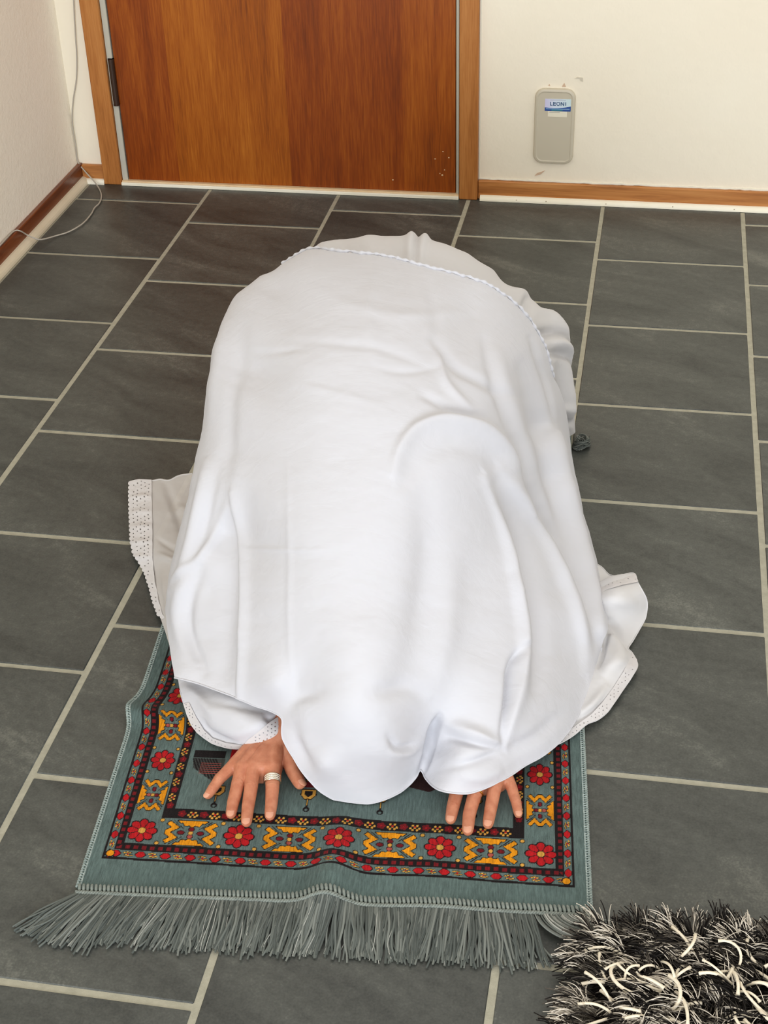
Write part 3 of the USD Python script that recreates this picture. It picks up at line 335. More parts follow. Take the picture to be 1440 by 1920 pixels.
# bands in mm from the frame line: front row and (narrower) side rows
A = np.where(is_side, np.minimum(TL, TR) / .83, np.minimum(N_, Nb)) * 1000
col[m_in & (A < 3.8)] = BK
col[m_in & (A > 16.5) & (A < 28)] = BK
T_ = np.where(is_side, L_, R_) * 1000
sq = (np.abs((T_ % 11) - 5.5) < 3.0) & (A > 19.2) & (A < 25.3); col[m_in & sq] = DR
col[m_in & (A > 77.5) & (A < 95.5)] = BK
col[m_in & (A > 27.9) & (A < 29.2)] = BK
def to_rl(side, t, n):        # band coordinates (mm) -> rug r, l
    t, n = t / 1000, n / 1000
    if side == 'f': return t, n + .053 - .0145 * (t - .019) / .615
    if side == 'l': return .019 + n * .83, t
    return .634 - n * .83, t
def paint(side, poly, color):
    for g in getattr(poly, 'geoms', [poly]):
        xy = np.array(g.exterior.segmentize(2.0).coords); r, l = to_rl(side, xy[:, 0], xy[:, 1]); q = sg.Polygon(np.c_[r, l])
        if not q.is_valid: q = q.buffer(0)
        a, b, c, d = q.bounds
        i0, i1 = np.searchsorted(rs, a), np.searchsorted(rs, c); j0, j1 = np.searchsorted(ls, b), np.searchsorted(ls, d)
        if i1 <= i0 or j1 <= j0: continue
        k = shapely.contains_xy(q, R_[j0:j1, i0:i1], L_[j0:j1, i0:i1]); col[j0:j1, i0:i1][k] = color
def ink(side, poly, color, w=1.5): paint(side, poly.buffer(w, 3), BK); paint(side, poly, color)
def ell(x, y, a, b): return sa.scale(sg.Point(x, y).buffer(1, 6), a, b)
def flower(side, t, n, R):
    pet = [ell(t + R * .62 * math.cos(k * math.pi / 4), n + R * .62 * math.sin(k * math.pi / 4), R * .36, R * .27) for k in range(8)]
    pet = [sa.rotate(p, k * 45) for k, p in enumerate(pet)]
    for p in pet: paint(side, p.buffer(1.5), BK)
    paint(side, sg.Point(t, n).buffer(R * .55), DR)
    for p in pet: paint(side, p.buffer(-.2), RD)
    for k in range(8): paint(side, sg.LineString([(t + R * .3 * math.cos((k + .5) * math.pi / 4), n + R * .3 * math.sin((k + .5) * math.pi / 4)), (t + R * .72 * math.cos((k + .5) * math.pi / 4), n + R * .72 * math.sin((k + .5) * math.pi / 4))]).buffer(.55), BK)
    ink(side, sg.Point(t, n).buffer(R * .24), OC, .9)
def zigzag(side, t, n, a, b):
    for s in (-1, 1):
        crown = sg.Polygon([(t - a * .62, n + s * b), (t + a * .62, n + s * b), (t + a * .50, n + s * b * .80), (t + a * .40, n + s * b * .84), (t + a * .30, n + s * b * .56), (t + a * .12, n + s * b * .62), (t, n + s * b * .46), (t - a * .12, n + s * b * .62), (t - a * .30, n + s * b * .56), (t - a * .40, n + s * b * .84), (t - a * .50, n + s * b * .80)])
        ink(side, crown.buffer(0), YE, 1.2)
        zz = sg.LineString([(t + s * a * .98, n + b * .80), (t + s * a * .66, n + b * .42), (t + s * a * .94, n + b * .08), (t + s * a * .94, n - b * .08), (t + s * a * .66, n - b * .42), (t + s * a * .98, n - b * .80)]).buffer(a * .095, cap_style=2, join_style=2)
        ink(side, zz, YE, 1.2)
        paint(side, sg.LineString([(t + s * a * .34, n + b * .36), (t + s * a * .54, n + b * .62), (t + s * a * .78, n + b * .98)]).buffer(.6), BK)
        paint(side, sg.LineString([(t + s * a * .34, n - b * .36), (t + s * a * .54, n - b * .62), (t + s * a * .78, n - b * .98)]).buffer(.6), BK)
        ink(side, ell(t + s * a * .40, n, a * .13, b * .14), DR, 1.1); ink(side, ell(t, n + s * b * .3, a * .10, b * .16), RS if s < 0 else DR, 1.1)
    ink(side, sg.Point(t, n).buffer(b * .14), OC, 1)
def dots(side, t, n):
    for s in (-1, 1): ink(side, ell(t, n + s * 20.5, 2.6, 2.6), OC, 1.2)
for side in 'flr':
    lo, hi = (0, 652) if side == 'f' else (56, 1140)
    N0, Rf = 52.5, 20.5
    fl = [62, 193, 327, 460, 591] if side == 'f' else list(np.arange(238, 1100, 138))
    zz = [128, 261, 394, 526] if side == 'f' else list(np.arange(170, 1100, 138))
    for t in fl: flower(side, t, N0, Rf); [dots(side, t + e, N0) for e in (-24, 24) if side != 'f' or 50 < t + e < 603]
    for t in zz: zigzag(side, t, N0, 33 if side == 'f' else 28, 21.5)
    for k, t in enumerate(np.arange(lo + (36 if side == 'f' else 6), hi - 20, 16.6)):
        if k % 2 == 0: ink(side, sg.Polygon([(t - 7, 10), (t - 2.8, 14.6), (t + 2.8, 14.6), (t + 7, 10), (t + 2.8, 5.4), (t - 2.8, 5.4)]), RD, 1.1)
        else:
            for dx, dy in ((-4.5, 2), (-1.2, 3), (2.2, 2), (-2.2, -2), (1.2, -3), (4.5, -2)): ink(side, ell(t + dx, 10 + dy, 2.0, .9), OC, .7)
            paint(side, sg.Point(t, 10).buffer(1.3), RD)
    for k, t in enumerate(np.arange(110 if side == 'f' else 152, 548 if side == 'f' else 1040, 15.0)):
        if k % 2 == 0:
            for q in range(5): paint(side, ell(t + 3.6 * math.cos(q * 1.2566), 86.5 + 3.6 * math.sin(q * 1.2566), 2.5, 2.5), DR)
            paint(side, sg.Point(t, 86.5).buffer(1.2), RD)
        else:
            for dx, dy in ((-6, -2), (-3, 3), (0, -1), (3, 3), (6, -2), (-3, -5), (3, -5)): paint(side, ell(t + dx, 86.5 + dy, 1.7, 1.9), OC)
            paint(side, sg.Point(t, 87).buffer(1.6), RD)
for t_ in (29.0, 623.0): ink('f', sg.Point(t_, 9.5).buffer(5.2, 2), YE)
def fpaint(poly, color):       # field motifs, drawn straight in rug millimetres
    for g in getattr(poly, 'geoms', [poly]):
        q = sa.scale(g, .001, .001, origin=(0, 0)); a, b, c, d = q.bounds
        i0, i1 = np.searchsorted(rs, a), np.searchsorted(rs, c); j0, j1 = np.searchsorted(ls, b), np.searchsorted(ls, d)
        k = shapely.contains_xy(q, R_[j0:j1, i0:i1], L_[j0:j1, i0:i1]); col[j0:j1, i0:i1][k] = color
def fink(p, c, w=1.2): fpaint(p.buffer(w), BK); fpaint(p, c)
for s in (1, -1):
    fx = lambda r: r if s > 0 else 652 - r
    fpaint(sg.Polygon([(fx(104), 246), (fx(150), 246), (fx(152), 216), (fx(140), 200), (fx(108), 226)]), lin(58, 60, 58))
    for k in range(9): fpaint(sg.LineString([(fx(104 + 4 * k), 246), (fx(122 + 4 * k), 204 + k)]).buffer(1.1).intersection(sg.Polygon([(fx(104), 246), (fx(150), 246), (fx(152), 216), (fx(140), 200), (fx(108), 226)])), BK)
    for k in range(6): fpaint(sg.LineString([(fx(118), 236 - 4 * k), (fx(146), 236 - 4 * k)]).buffer(.6), RS)
    fpaint(sg.box(*sorted((fx(104), fx(150)))[:1], 246, sorted((fx(104), fx(150)))[1], 262), BK)
    fpaint(sg.box(sorted((fx(156), fx(172)))[0], 214, sorted((fx(156), fx(172)))[1], 900), RD)
    for r0 in (276, 150):
        x = fx(r0); fink(sg.Polygon([(x - 9, 192), (x + 9, 192), (x + 10, 182), (x + 4, 174), (x - 4, 174), (x - 10, 182)]), OC); fpaint(sg.Polygon([(x - 5, 190), (x + 5, 190), (x + 6, 183), (x, 177), (x - 6, 183)]), BK)
        fpaint(sg.box(x - 1.6, 156, x + 1.6, 176), BK); fpaint(sg.box(x - .8, 162, x + .8, 174), OC); fpaint(sg.Point(x, 155).buffer(4.5).difference(sg.Point(x, 154).buffer(2.2)), BK)
        fpaint(sg.box(x - 7, 196, x + 7, 214), DR); fink(sg.box(x - 6, 208, x + 6, 213), OC)
fpaint(sg.box(180, 230, 472, 1000), DR); fpaint(sg.box(292, 196, 356, 232), BK); fpaint(sg.Polygon([(404, 240), (462, 240), (466, 212), (440, 196), (412, 204)]), lin(44, 24, 24))
pr = tag(xform('prayer_rug'), 'grey-green prayer rug with red flowers and a yarn fringe beneath kneeling person', 'rug')
Vr = rug_p(R_.ravel(), L_.ravel()); nr, nl = len(rs), len(ls)
i = (np.arange(nl - 1)[:, None] * nr + np.arange(nr - 1)[None]).ravel()
Fr = np.r_[np.c_[i, i + 1, i + nr + 1], np.c_[i, i + nr + 1, i + nr]]
pm = obj('pile', (Vr, Fr), M_rug, pr, smooth=True)
UsdGeom.PrimvarsAPI(pm).CreatePrimvar('weave', Sdf.ValueTypeNames.Color3fArray, 'vertex').Set(Vt.Vec3fArray.FromNumpy(col.reshape(-1, 3).astype(np.float32)))
lb = np.linspace(.004, RL - .004, 300)
def zig(n_, a, s): return a * np.sin(np.arange(n_) * s)
for r in (0.0, RW):
    sgn = -1 if r == 0 else 1
    b1 = tube(rug_p(np.full(300, r + sgn * .0008), lb, -.0014), .0022, 6); b2 = tube(rug_p(np.full(300, r - sgn * .0032), lb, -.0008), .0016, 6)
    st_ = []
    for k in np.arange(.004, .62, .0042):
        st_.append(tube(rug_p(np.array([r - sgn * .004, r + sgn * .0012, r + sgn * .003]), np.array([k, k + .001, k + .0018]), np.array([.0009, .0012, -.0015])), .0007, 4))
    obj('edge_binding', cat(b1, b2, *st_), M_bind, pr, smooth=True)
braid = []
for k, r in enumerate(np.arange(.002, RW, .0054)):          # overcast stitches, then a chain along them
    braid.append(tube(rug_p(np.array([r, r + .0008, r + .0020, r + .0026]), np.array([.0085, .005, .000, -.005]), np.array([-.0005, .0016, .0014, -.002])), [.0016, .0022, .0022, .0018], 6))
rb = np.arange(0, RW, .0016)
for ph in (0, math.pi):
    braid.append(tube(rug_p(rb, -.0055 + .0018 * np.sin(rb / .0072 * 2 * math.pi + ph), .0002 + .0012 * np.cos(rb / .0072 * 2 * math.pi + ph)), .0017, 6))
tag(obj('edge_braid', cat(*braid), M_braid, pr, smooth=True), kind='stuff')
fr_ = [[], [], [], []]; fw = [[], [], [], []]
def strand(base, d, L, seed, lift=.004, curl=1.0):
    r = np.random.default_rng(seed); n = 9; t = np.linspace(0, 1, n); d = np.array([d[0], d[1], 0]) / np.hypot(*d); s = np.array([-d[1], d[0], 0])
    w1, w2, p1 = r.normal(0, .0035) * curl, r.normal(0, .0022) * curl, r.uniform(0, 6)
    p = base + (L * t)[:, None] * d + (w1 * t ** 1.5 + w2 * np.sin(t * 7 + p1) * t)[:, None] * s
    p[:, 2] = np.maximum(base[2] * (1 - t) ** 2 + .0016 + lift * r.random() * np.sin(np.pi * np.clip(t * 1.05, 0, 1)) + .002 * r.random(), .0016)
    return p
sd = 0
for r in np.arange(.001, RW - .072, .0021):
    lean = -.95 * math.exp(-r / .05) - .25 * math.exp(-r / .22) + .12 * math.sin(r * 37)
    if r > .5: lean += .35 * (r - .5) / .15
    for q in range(3):
        sd += 1; rj = np.random.default_rng(sd + 5000)
        base = rug_p(r + rj.normal(0, .0008), -.006, -.003); L = rj.normal(.078, .005) * (1.12 if r < .06 else 1)
        dv = RAX * (lean + rj.normal(0, .045) + .16 * (meshkit.noise(np.array([r * 60, 0., 1.]), 8) - .5)) - RAY_
        k = int(rj.choice(4, p=[.34, .38, .24, .04])); fr_[k].append(strand(base, dv[:2], L, sd)); fw[k].append(np.linspace(.0031, .0027, 9) * rj.uniform(.75, 1.1) if k < 3 else .0009)
for k_ in range(70):          # the end tassel, swept sideways towards the shaggy rug
    rj = np.random.default_rng(9000 + k_); t = np.linspace(0, 1, 12); a0 = rj.uniform(0, 1)
    base = rug_p(.582 + .062 * a0, -.006, -.002); end = base + RAX * (.062 + .010 * a0 - .012 * rj.random()) - RAY_ * (.044 - .040 * a0 + .006 * rj.random()); midp = base - RAY_ * (.046 - .030 * a0) + RAX * .010
    p = ((1 - t) ** 2)[:, None] * base + (2 * t * (1 - t))[:, None] * midp + (t ** 2)[:, None] * end; p[:, 2] = .003 + .004 * rj.random() + .006 * np.sin(t * 3)
    k = int(rj.choice([1, 2, 3], p=[.1, .5, .4])); fr_[k].append(p); fw[k].append(np.full(12, .0019))
for k_ in range(26):          # tassel at the far corner
    rj = np.random.default_rng(9900 + k_); n = 14; t = np.linspace(0, 1, n); c = rug_p(.655, 1.13, 0); a0 = rj.uniform(0, 6)
    p = c + RAX * (.012 + .014 * t + .010 * np.cos(a0 + 5 * t))[:, None] + RAY_ * (-.022 + .04 * t * rj.random() + .012 * np.sin(a0 + 5 * t))[:, None]; p[:, 2] = .003 + .014 * rj.random() * np.sin(t * 3.1)
    fr_[k_ % 3].append(p); fw[k_ % 3].append(np.full(n, .0019))
for k_ in range(40):          # far fringe, behind the kneeling figure
    for q in range(3):
        rj = np.random.default_rng(12000 + k_ * 3 + q); fr_[q].append(strand(rug_p(.01 + .0158 * k_, RL, -.002), (RAX * rj.normal(0, .2) + RAY_)[:2], .07, 13000 + k_ * 3 + q)); fw[q].append(np.full(9, .0019))
for k in range(4): tag(curves('fringe', fr_[k], fw[k], M_fr[k], pr), kind='stuff')

# ---------------------------------------------------------------- the kneeling person
pe = tag(xform('person'), 'person in white prayer garments bowed down with forehead and palms on rug', 'person')
MF = manifold3d.Manifold
def ball(c, r, n=24): return MF.sphere(r, n).translate([float(a) for a in c])
def bone(*cr): return MF.batch_hull([ball(c[:3], c[3], 20) for c in cr])
def limb(ch): return [bone(ch[k], ch[k + 1]) for k in range(len(ch) - 1)]
def to_tm(m):
    q = m.to_mesh(); return trimesh.Trimesh(q.vert_properties[:, :3], q.tri_verts, process=True)
def union(l): return MF.batch_boolean(l, manifold3d.OpType.Add)
def smooth_man(m, edge, it):
    t = to_tm(m.refine_to_length(edge)); t.merge_vertices(); trimesh.smoothing.filter_taubin(t, .5, -.53, it)
    return MF(manifold3d.Mesh(np.asarray(t.vertices, np.float32), np.asarray(t.faces, np.uint32)))
def hand(Hd):
    parts = []
    for f in ('pinky', 'ring', 'middle', 'index'):
        c = [np.array(x) for x in Hd[f]]
        parts += limb(c[1:])
        for j in (1, 2, 3):    # knuckle swellings
            parts.append(ball(c[j][:3] + [0, 0, .0007], c[j][3] * (1.06 if j == 1 else 1.03), 20))
    th = [np.array(x) for x in Hd['thumb']]; parts += limb(th)
    w0, w1 = np.array(Hd['wrist'][0]), np.array(Hd['wrist'][1])
    prev = None
    for f in ('pinky', 'ring', 'middle', 'index'):
        c = [np.array(x) for x in Hd[f]]
        a, b = c[0].copy(), c[1].copy(); lowa, lowb = a.copy(), b.copy(); lowa[2], lowb[2] = .016, .016
        cur = [a, b, lowa, lowb]
        parts.append(bone(a, b))
        if prev is not None: parts.append(bone(*[np.r_[q[:3], q[3] * .93] for q in prev + cur]))
        prev = cur
    c0, c3 = np.array(Hd['pinky'][0]), np.array(Hd['index'][0])
    wl_, wr_ = w0.copy(), w0.copy(); axis = (c3 - c0)[:3]; axis /= np.linalg.norm(axis); wl_[:3] -= axis * .011; wr_[:3] += axis * .011; wl_[3] = wr_[3] = .0185
    parts.append(bone(wl_, wr_, c0, c3, np.array(Hd['middle'][0]))); parts.append(bone(wl_, wr_, np.r_[w1[:3], w1[3]]))
    parts.append(bone(th[0], wr_, c3))
    h = to_tm(smooth_man(union(parts), .0021, 9)); v = h.vertices.copy(); nrm = h.vertex_normals
    for f in ('pinky', 'ring', 'middle', 'index'):   # creases over the two finger joints, tendons on the back of the hand
        c = [np.array(x) for x in Hd[f]]
        for k, amp in ((2, .00055), (3, .0004)):
            d_ = c[k + 1][:3] - c[k - 1][:3]; d_ /= np.linalg.norm(d_); w = v - c[k][:3]; al = w @ d_; rad = np.linalg.norm(w - al[:, None] * d_, axis=1)
            g = np.exp(-(al / .0045) ** 2) * (rad < c[k][3] * 1.5) * np.clip(nrm[:, 2] * 1.5, 0, 1)
            v = v + nrm * (g * (.0003 + amp * np.cos(al / .0030 * 2 * math.pi)))[:, None]
        a, b = c[0][:3], c[1][:3]; ab = b - a; t = np.clip(((v - a) @ ab) / (ab @ ab), 0, 1); dd = np.linalg.norm(v - a - t[:, None] * ab - nrm * c[0][3], axis=1)
        v = v + nrm * (.0011 * np.exp(-(dd / .0034) ** 2) * np.sin(math.pi * np.clip(t * .8 + .2, 0, 1)))[:, None]
    h = MF(manifold3d.Mesh(np.asarray(v, np.float32), np.asarray(h.faces, np.uint32)))
    return h
HL, HR = hand(HAND_LEFT), hand(HAND_RIGHT)
wL, wR = HAND_LEFT['wrist'][1], HAND_RIGHT['wrist'][1]
tors = [bone((-.02, .40, .20, .085), (.06, .40, .20, .08), (-.10, .41, .20, .08), (-.05, .55, .285, .095)), bone((-.10, .55, .27, .085), (.02, .55, .28, .085), (-.115, .73, .315, .105), (-.01, .74, .315, .105)),
        bone((-.14, .78, .30, .10), (.02, .79, .30, .10), (-.06, .74, .33, .10)),
        bone((0, .24, .105, .05), (-.02, .37, .19, .06)), bone((-.15, .36, .165, .06), (.12, .37, .165, .06), (-.02, .40, .19, .075))]
for s, hx in ((-1, -.15), (1, .02)):
    tors += [bone((hx, .78, .29, .10), (hx - .01 * s, .66, .09, .062)), bone((hx - .01 * s, .65, .082, .058), (hx - .015 * s, .80, .075, .054)), bone((hx - .015 * s, .80, .075, .054), (hx, .98, .052, .038)), bone((hx, .98, .055, .036), (hx, 1.035, .034, .026)), bone((hx, 1.035, .034, .026), (hx + .005 * s, 1.03, .016, .014))]
head_ = [bone((.012, .130, .098, .055), (.012, .170, .095, .062), (.010, .145, .112, .052)), bone((.010, .19, .085, .05), (.005, .235, .055, .028)), bone((.008, .175, .03, .010), (.009, .18, .022, .008), (.008, .165, .045, .012)),
         ball((-.058, .175, .085), .014), ball((.080, .178, .085), .014)]
arms = [bone((-.15, .36, .165, .056), (-.215, .33, .088, .042)), bone((-.215, .33, .085, .040), (wL[0], wL[1], wL[2], wL[3] * .96)), bone((.12, .37, .165, .056), (.235, .365, .062, .038)), bone((.235, .365, .060, .036), (wR[0], wR[1], wR[2], wR[3] * .96))]
core = smooth_man(union(tors + head_ + arms), .011, 6)
bm = to_tm(union([core, HL, HR])); bv = bm.vertices.copy()
_q = bv - RO; bv[:, 2] = np.maximum(bv[:, 2], rug_h(_q @ RAX, _q @ RAY_) + .0011)      # palms, knees and brow flatten on the pile
obj('body', trimesh.Trimesh(bv, bm.faces, process=False), M_skin, pe, smooth=True)
def frame_at(a, b):
    d = np.array(b[:3]) - np.array(a[:3]); d /= np.linalg.norm(d); s = np.cross(d, [0, 0, 1]); s /= np.linalg.norm(s); u = np.cross(s, d); return d, s, u
def nail_on(a, b, w, L, roll=0.0):
    d, s, u = frame_at(a, b); s, u = s * math.cos(roll) + u * math.sin(roll), u * math.cos(roll) - s * math.sin(roll)
    g = []; n, m = 13, 11; r = b[3] * 1.02; V = []
    for i in range(n):
        t = -1 + 2 * i / (n - 1); half = w * (1 - .45 * max(0, abs(t)) ** 6) * (1 if t < .2 else math.sqrt(max(.08, 1 - ((t - .2) / .86) ** 2)))
        for j in range(m):
            q = -1 + 2 * j / (m - 1); ang = half * q / r
            V.append(np.array(b[:3]) + d * (L * t + .0005) + s * r * math.sin(ang) + u * (r * math.cos(ang) - .0008 - .0013 * max(0, t) ** 2 + .0003))
    V = np.array(V); V2 = V - u * .0009; F = []
    for i in range(n - 1):
        for j in range(m - 1):
            a0 = i * m + j; F += [[a0, a0 + 1, a0 + m + 1], [a0, a0 + m + 1, a0 + m]]
    k = n * m; F2 = [[x + k for x in f[::-1]] for f in F]
    rim = [j for j in range(m)] + [i * m + m - 1 for i in range(1, n)] + [(n - 1) * m + j for j in range(m - 2, -1, -1)] + [i * m for i in range(n - 2, 0, -1)]
    R2 = []
    for a0, b0 in zip(rim, rim[1:] + rim[:1]): R2 += [[a0, b0, b0 + k], [a0, b0 + k, a0 + k]]
    t = trimesh.Trimesh(np.vstack([V, V2]), F + F2 + R2, process=False); t.fix_normals(); return t
for Hd, fs in ((HAND_LEFT, ('pinky', 'ring', 'middle', 'index', 'thumb')), (HAND_RIGHT, ('pinky', 'ring', 'middle', 'index'))):
    for f in fs:
        c = Hd[f]; obj('fingernail', nail_on(c[-2], c[-1], c[-1][3] * .74, c[-1][3] * .98, .5 if f == 'thumb' else 0), M_nail, pe, smooth=35)
def ring_on(a, b, f, offs, rad, thin):
    d, s, u = frame_at(a, b); c0 = np.array(a[:3]) * (1 - f) + np.array(b[:3]) * f; t = np.linspace(0, 2 * np.pi, 49); ms = []
    for o in offs: ms.append(tube(c0 + d * o + rad * (np.cos(t)[:, None] * s + np.sin(t)[:, None] * u), thin, 8, False))
    return cat(*ms)
c = HAND_LEFT['index']; rm = ring_on(c[1], c[2], .66, (-.0042, -.0014, .0014, .0042), .0108, .0014)
gem = []
d, s, u = frame_at(c[1], c[2]); c0 = np.array(c[1][:3]) * .34 + np.array(c[2][:3]) * .66
for o in (-.0028, 0, .0028):
    for a in np.arange(.5, 2.7, .17):
        g = trimesh.creation.icosphere(1, .0008); g.apply_translation(c0 + d * o + .0116 * (math.cos(a) * s + math.sin(a) * u)); gem.append(g)
rg = tag(obj('ring', rm, M_silver, pe, smooth=True), 'wide silver ring of four thin bands'); obj('stone_row', cat(*gem), plain('pale_stones', (240, 236, 226), .15, metallic=.6), str(rg.GetPrim().GetPath()))
c = HAND_RIGHT['middle']; tag(obj('ring', ring_on(c[1], c[2], .86, (0,), .0104, .0012), M_gold, pe, smooth=True), 'thin gold ring')

def ground(P):                # what lies under a point: the rug, its far fringe or the tiles
    q = P - RO; r, l = q @ RAX, q @ RAY_
    d = np.hypot(np.maximum(np.maximum(-r, r - RW), 0), np.maximum(np.maximum(-l, l - RL), 0)); t = np.clip((.020 - d) / .014, 0, 1)
    z = .0014 + (rug_h(np.clip(r, 0, RW), np.clip(l, 0, RL)) + .0028 - .0014) * t * t * (3 - 2 * t)
    f = np.clip((l - RL + .02) / .015, 0, 1) * np.clip((RL + .10 - l) / .02, 0, 1) * np.clip((r + .02) / .02, 0, 1) * np.clip((RW + .02 - r) / .02, 0, 1)
    return np.maximum(z, .013 * f)
# cloth: control points carry a place on the cloth's own chart (u, v) and a place in the room; the sheet runs through them
def build_cloth(ctl, poly, spacing=4.0, folds=(), lift=0.0, fb=0.0, fscale=30.0, seed=1, smooth=0.02, rim=None, rim_r=.0013):
    C = np.array(ctl, float)
    f = RBFInterpolator(C[:, :2] / 100, C[:, 2:], kernel='thin_plate_spline', smoothing=smooth)
    pg = poly if isinstance(poly, (sg.Polygon, sg.MultiPolygon)) else sg.Polygon(poly)
    x0, y0, x1, y1 = pg.bounds
    gx, gy = np.meshgrid(np.arange(x0, x1, spacing), np.arange(y0, y1, spacing * .866)); gx[1::2] += spacing / 2
    g = np.c_[gx.ravel(), gy.ravel()]; g = g[shapely.contains_xy(pg.buffer(-.45 * spacing), g[:, 0], g[:, 1])]
    bd = []
    for part in getattr(pg, 'geoms', [pg]):
        for ringc in [part.exterior, *part.interiors]:
            n = max(6, int(ringc.length / (spacing * .75))); bd.append(np.array([ringc.interpolate(t).coords[0] for t in np.linspace(0, ringc.length, n, endpoint=False)]))
    q = np.vstack([g] + bd); tri = Delaunay(q).simplices
    cen = q[tri].mean(1); tri = tri[shapely.contains_xy(pg, cen[:, 0], cen[:, 1])]
    e1, e2 = q[tri[:, 1]] - q[tri[:, 0]], q[tri[:, 2]] - q[tri[:, 0]]; area = e1[:, 0] * e2[:, 1] - e1[:, 1] * e2[:, 0]
    tri = tri[np.abs(area) > 1e-6]; area = area[np.abs(area) > 1e-6]
    tri[area > 0] = tri[area > 0][:, ::-1]        # u to the right, v downwards: outward side
    def place(q):
        P = f(q / 100); e = .5
        du_, dv_ = f((q + [e, 0]) / 100) - f((q - [e, 0]) / 100), f((q + [0, e]) / 100) - f((q - [0, e]) / 100)
        N = np.cross(dv_, du_); N /= np.maximum(np.linalg.norm(N, axis=1, keepdims=True), 1e-12)
        d = np.full(len(q), float(lift))
        for pts, amp, w, *more in folds:
            skew = more[0] if more else 0.0
            s = smooth_path(np.array(pts, float), 6); a, b = s[:-1], s[1:]; ab = b - a; best = np.full(len(q), 1e9); par = np.zeros(len(q)); side = np.zeros(len(q)); tot = 0.0
            ln = np.linalg.norm(ab, axis=1); cum = np.r_[0, np.cumsum(ln)]
            near = np.where((q[:, 0] > s[:, 0].min() - 4 * w) & (q[:, 0] < s[:, 0].max() + 4 * w) & (q[:, 1] > s[:, 1].min() - 4 * w) & (q[:, 1] < s[:, 1].max() + 4 * w))[0]
            if not len(near): continue
            qq = q[near]; B = np.full(len(qq), 1e9); Pm = np.zeros(len(qq)); S = np.zeros(len(qq))
            for k in range(len(a)):
                if ln[k] < 1e-9: continue
                t = np.clip(((qq - a[k]) @ ab[k]) / ln[k] ** 2, 0, 1); v = qq - a[k] - t[:, None] * ab[k]; dd = np.linalg.norm(v, axis=1); m = dd < B
                B[m] = dd[m]; Pm[m] = (cum[k] + t[m] * ln[k]) / cum[-1]; S[m] = np.sign(ab[k, 0] * v[m, 1] - ab[k, 1] * v[m, 0])
            ww = w * np.where(S > 0, 1 + skew, 1 - skew); taper = np.sin(np.pi * np.clip(.06 + .88 * Pm, 0, 1)) ** .7
            d[near] += amp * np.exp(-(B / ww) ** 2) * taper
        if fb: d += fb * (meshkit.fbm(np.c_[q / fscale * [.6, 1.0], np.zeros(len(q))], 4, seed) - .5)
        P = P + N * d[:, None]; P[:, 2] = np.maximum(P[:, 2], ground(P))
        return P
    P = place(q); m = trimesh.Trimesh(P, tri, process=False)
    if rim is not None:
        rs_ = [tube(place(smooth_path(np.array(r, float), 5)), rim_r, 6) for r in rim]; m = cat(m, *rs_)
    return m, place
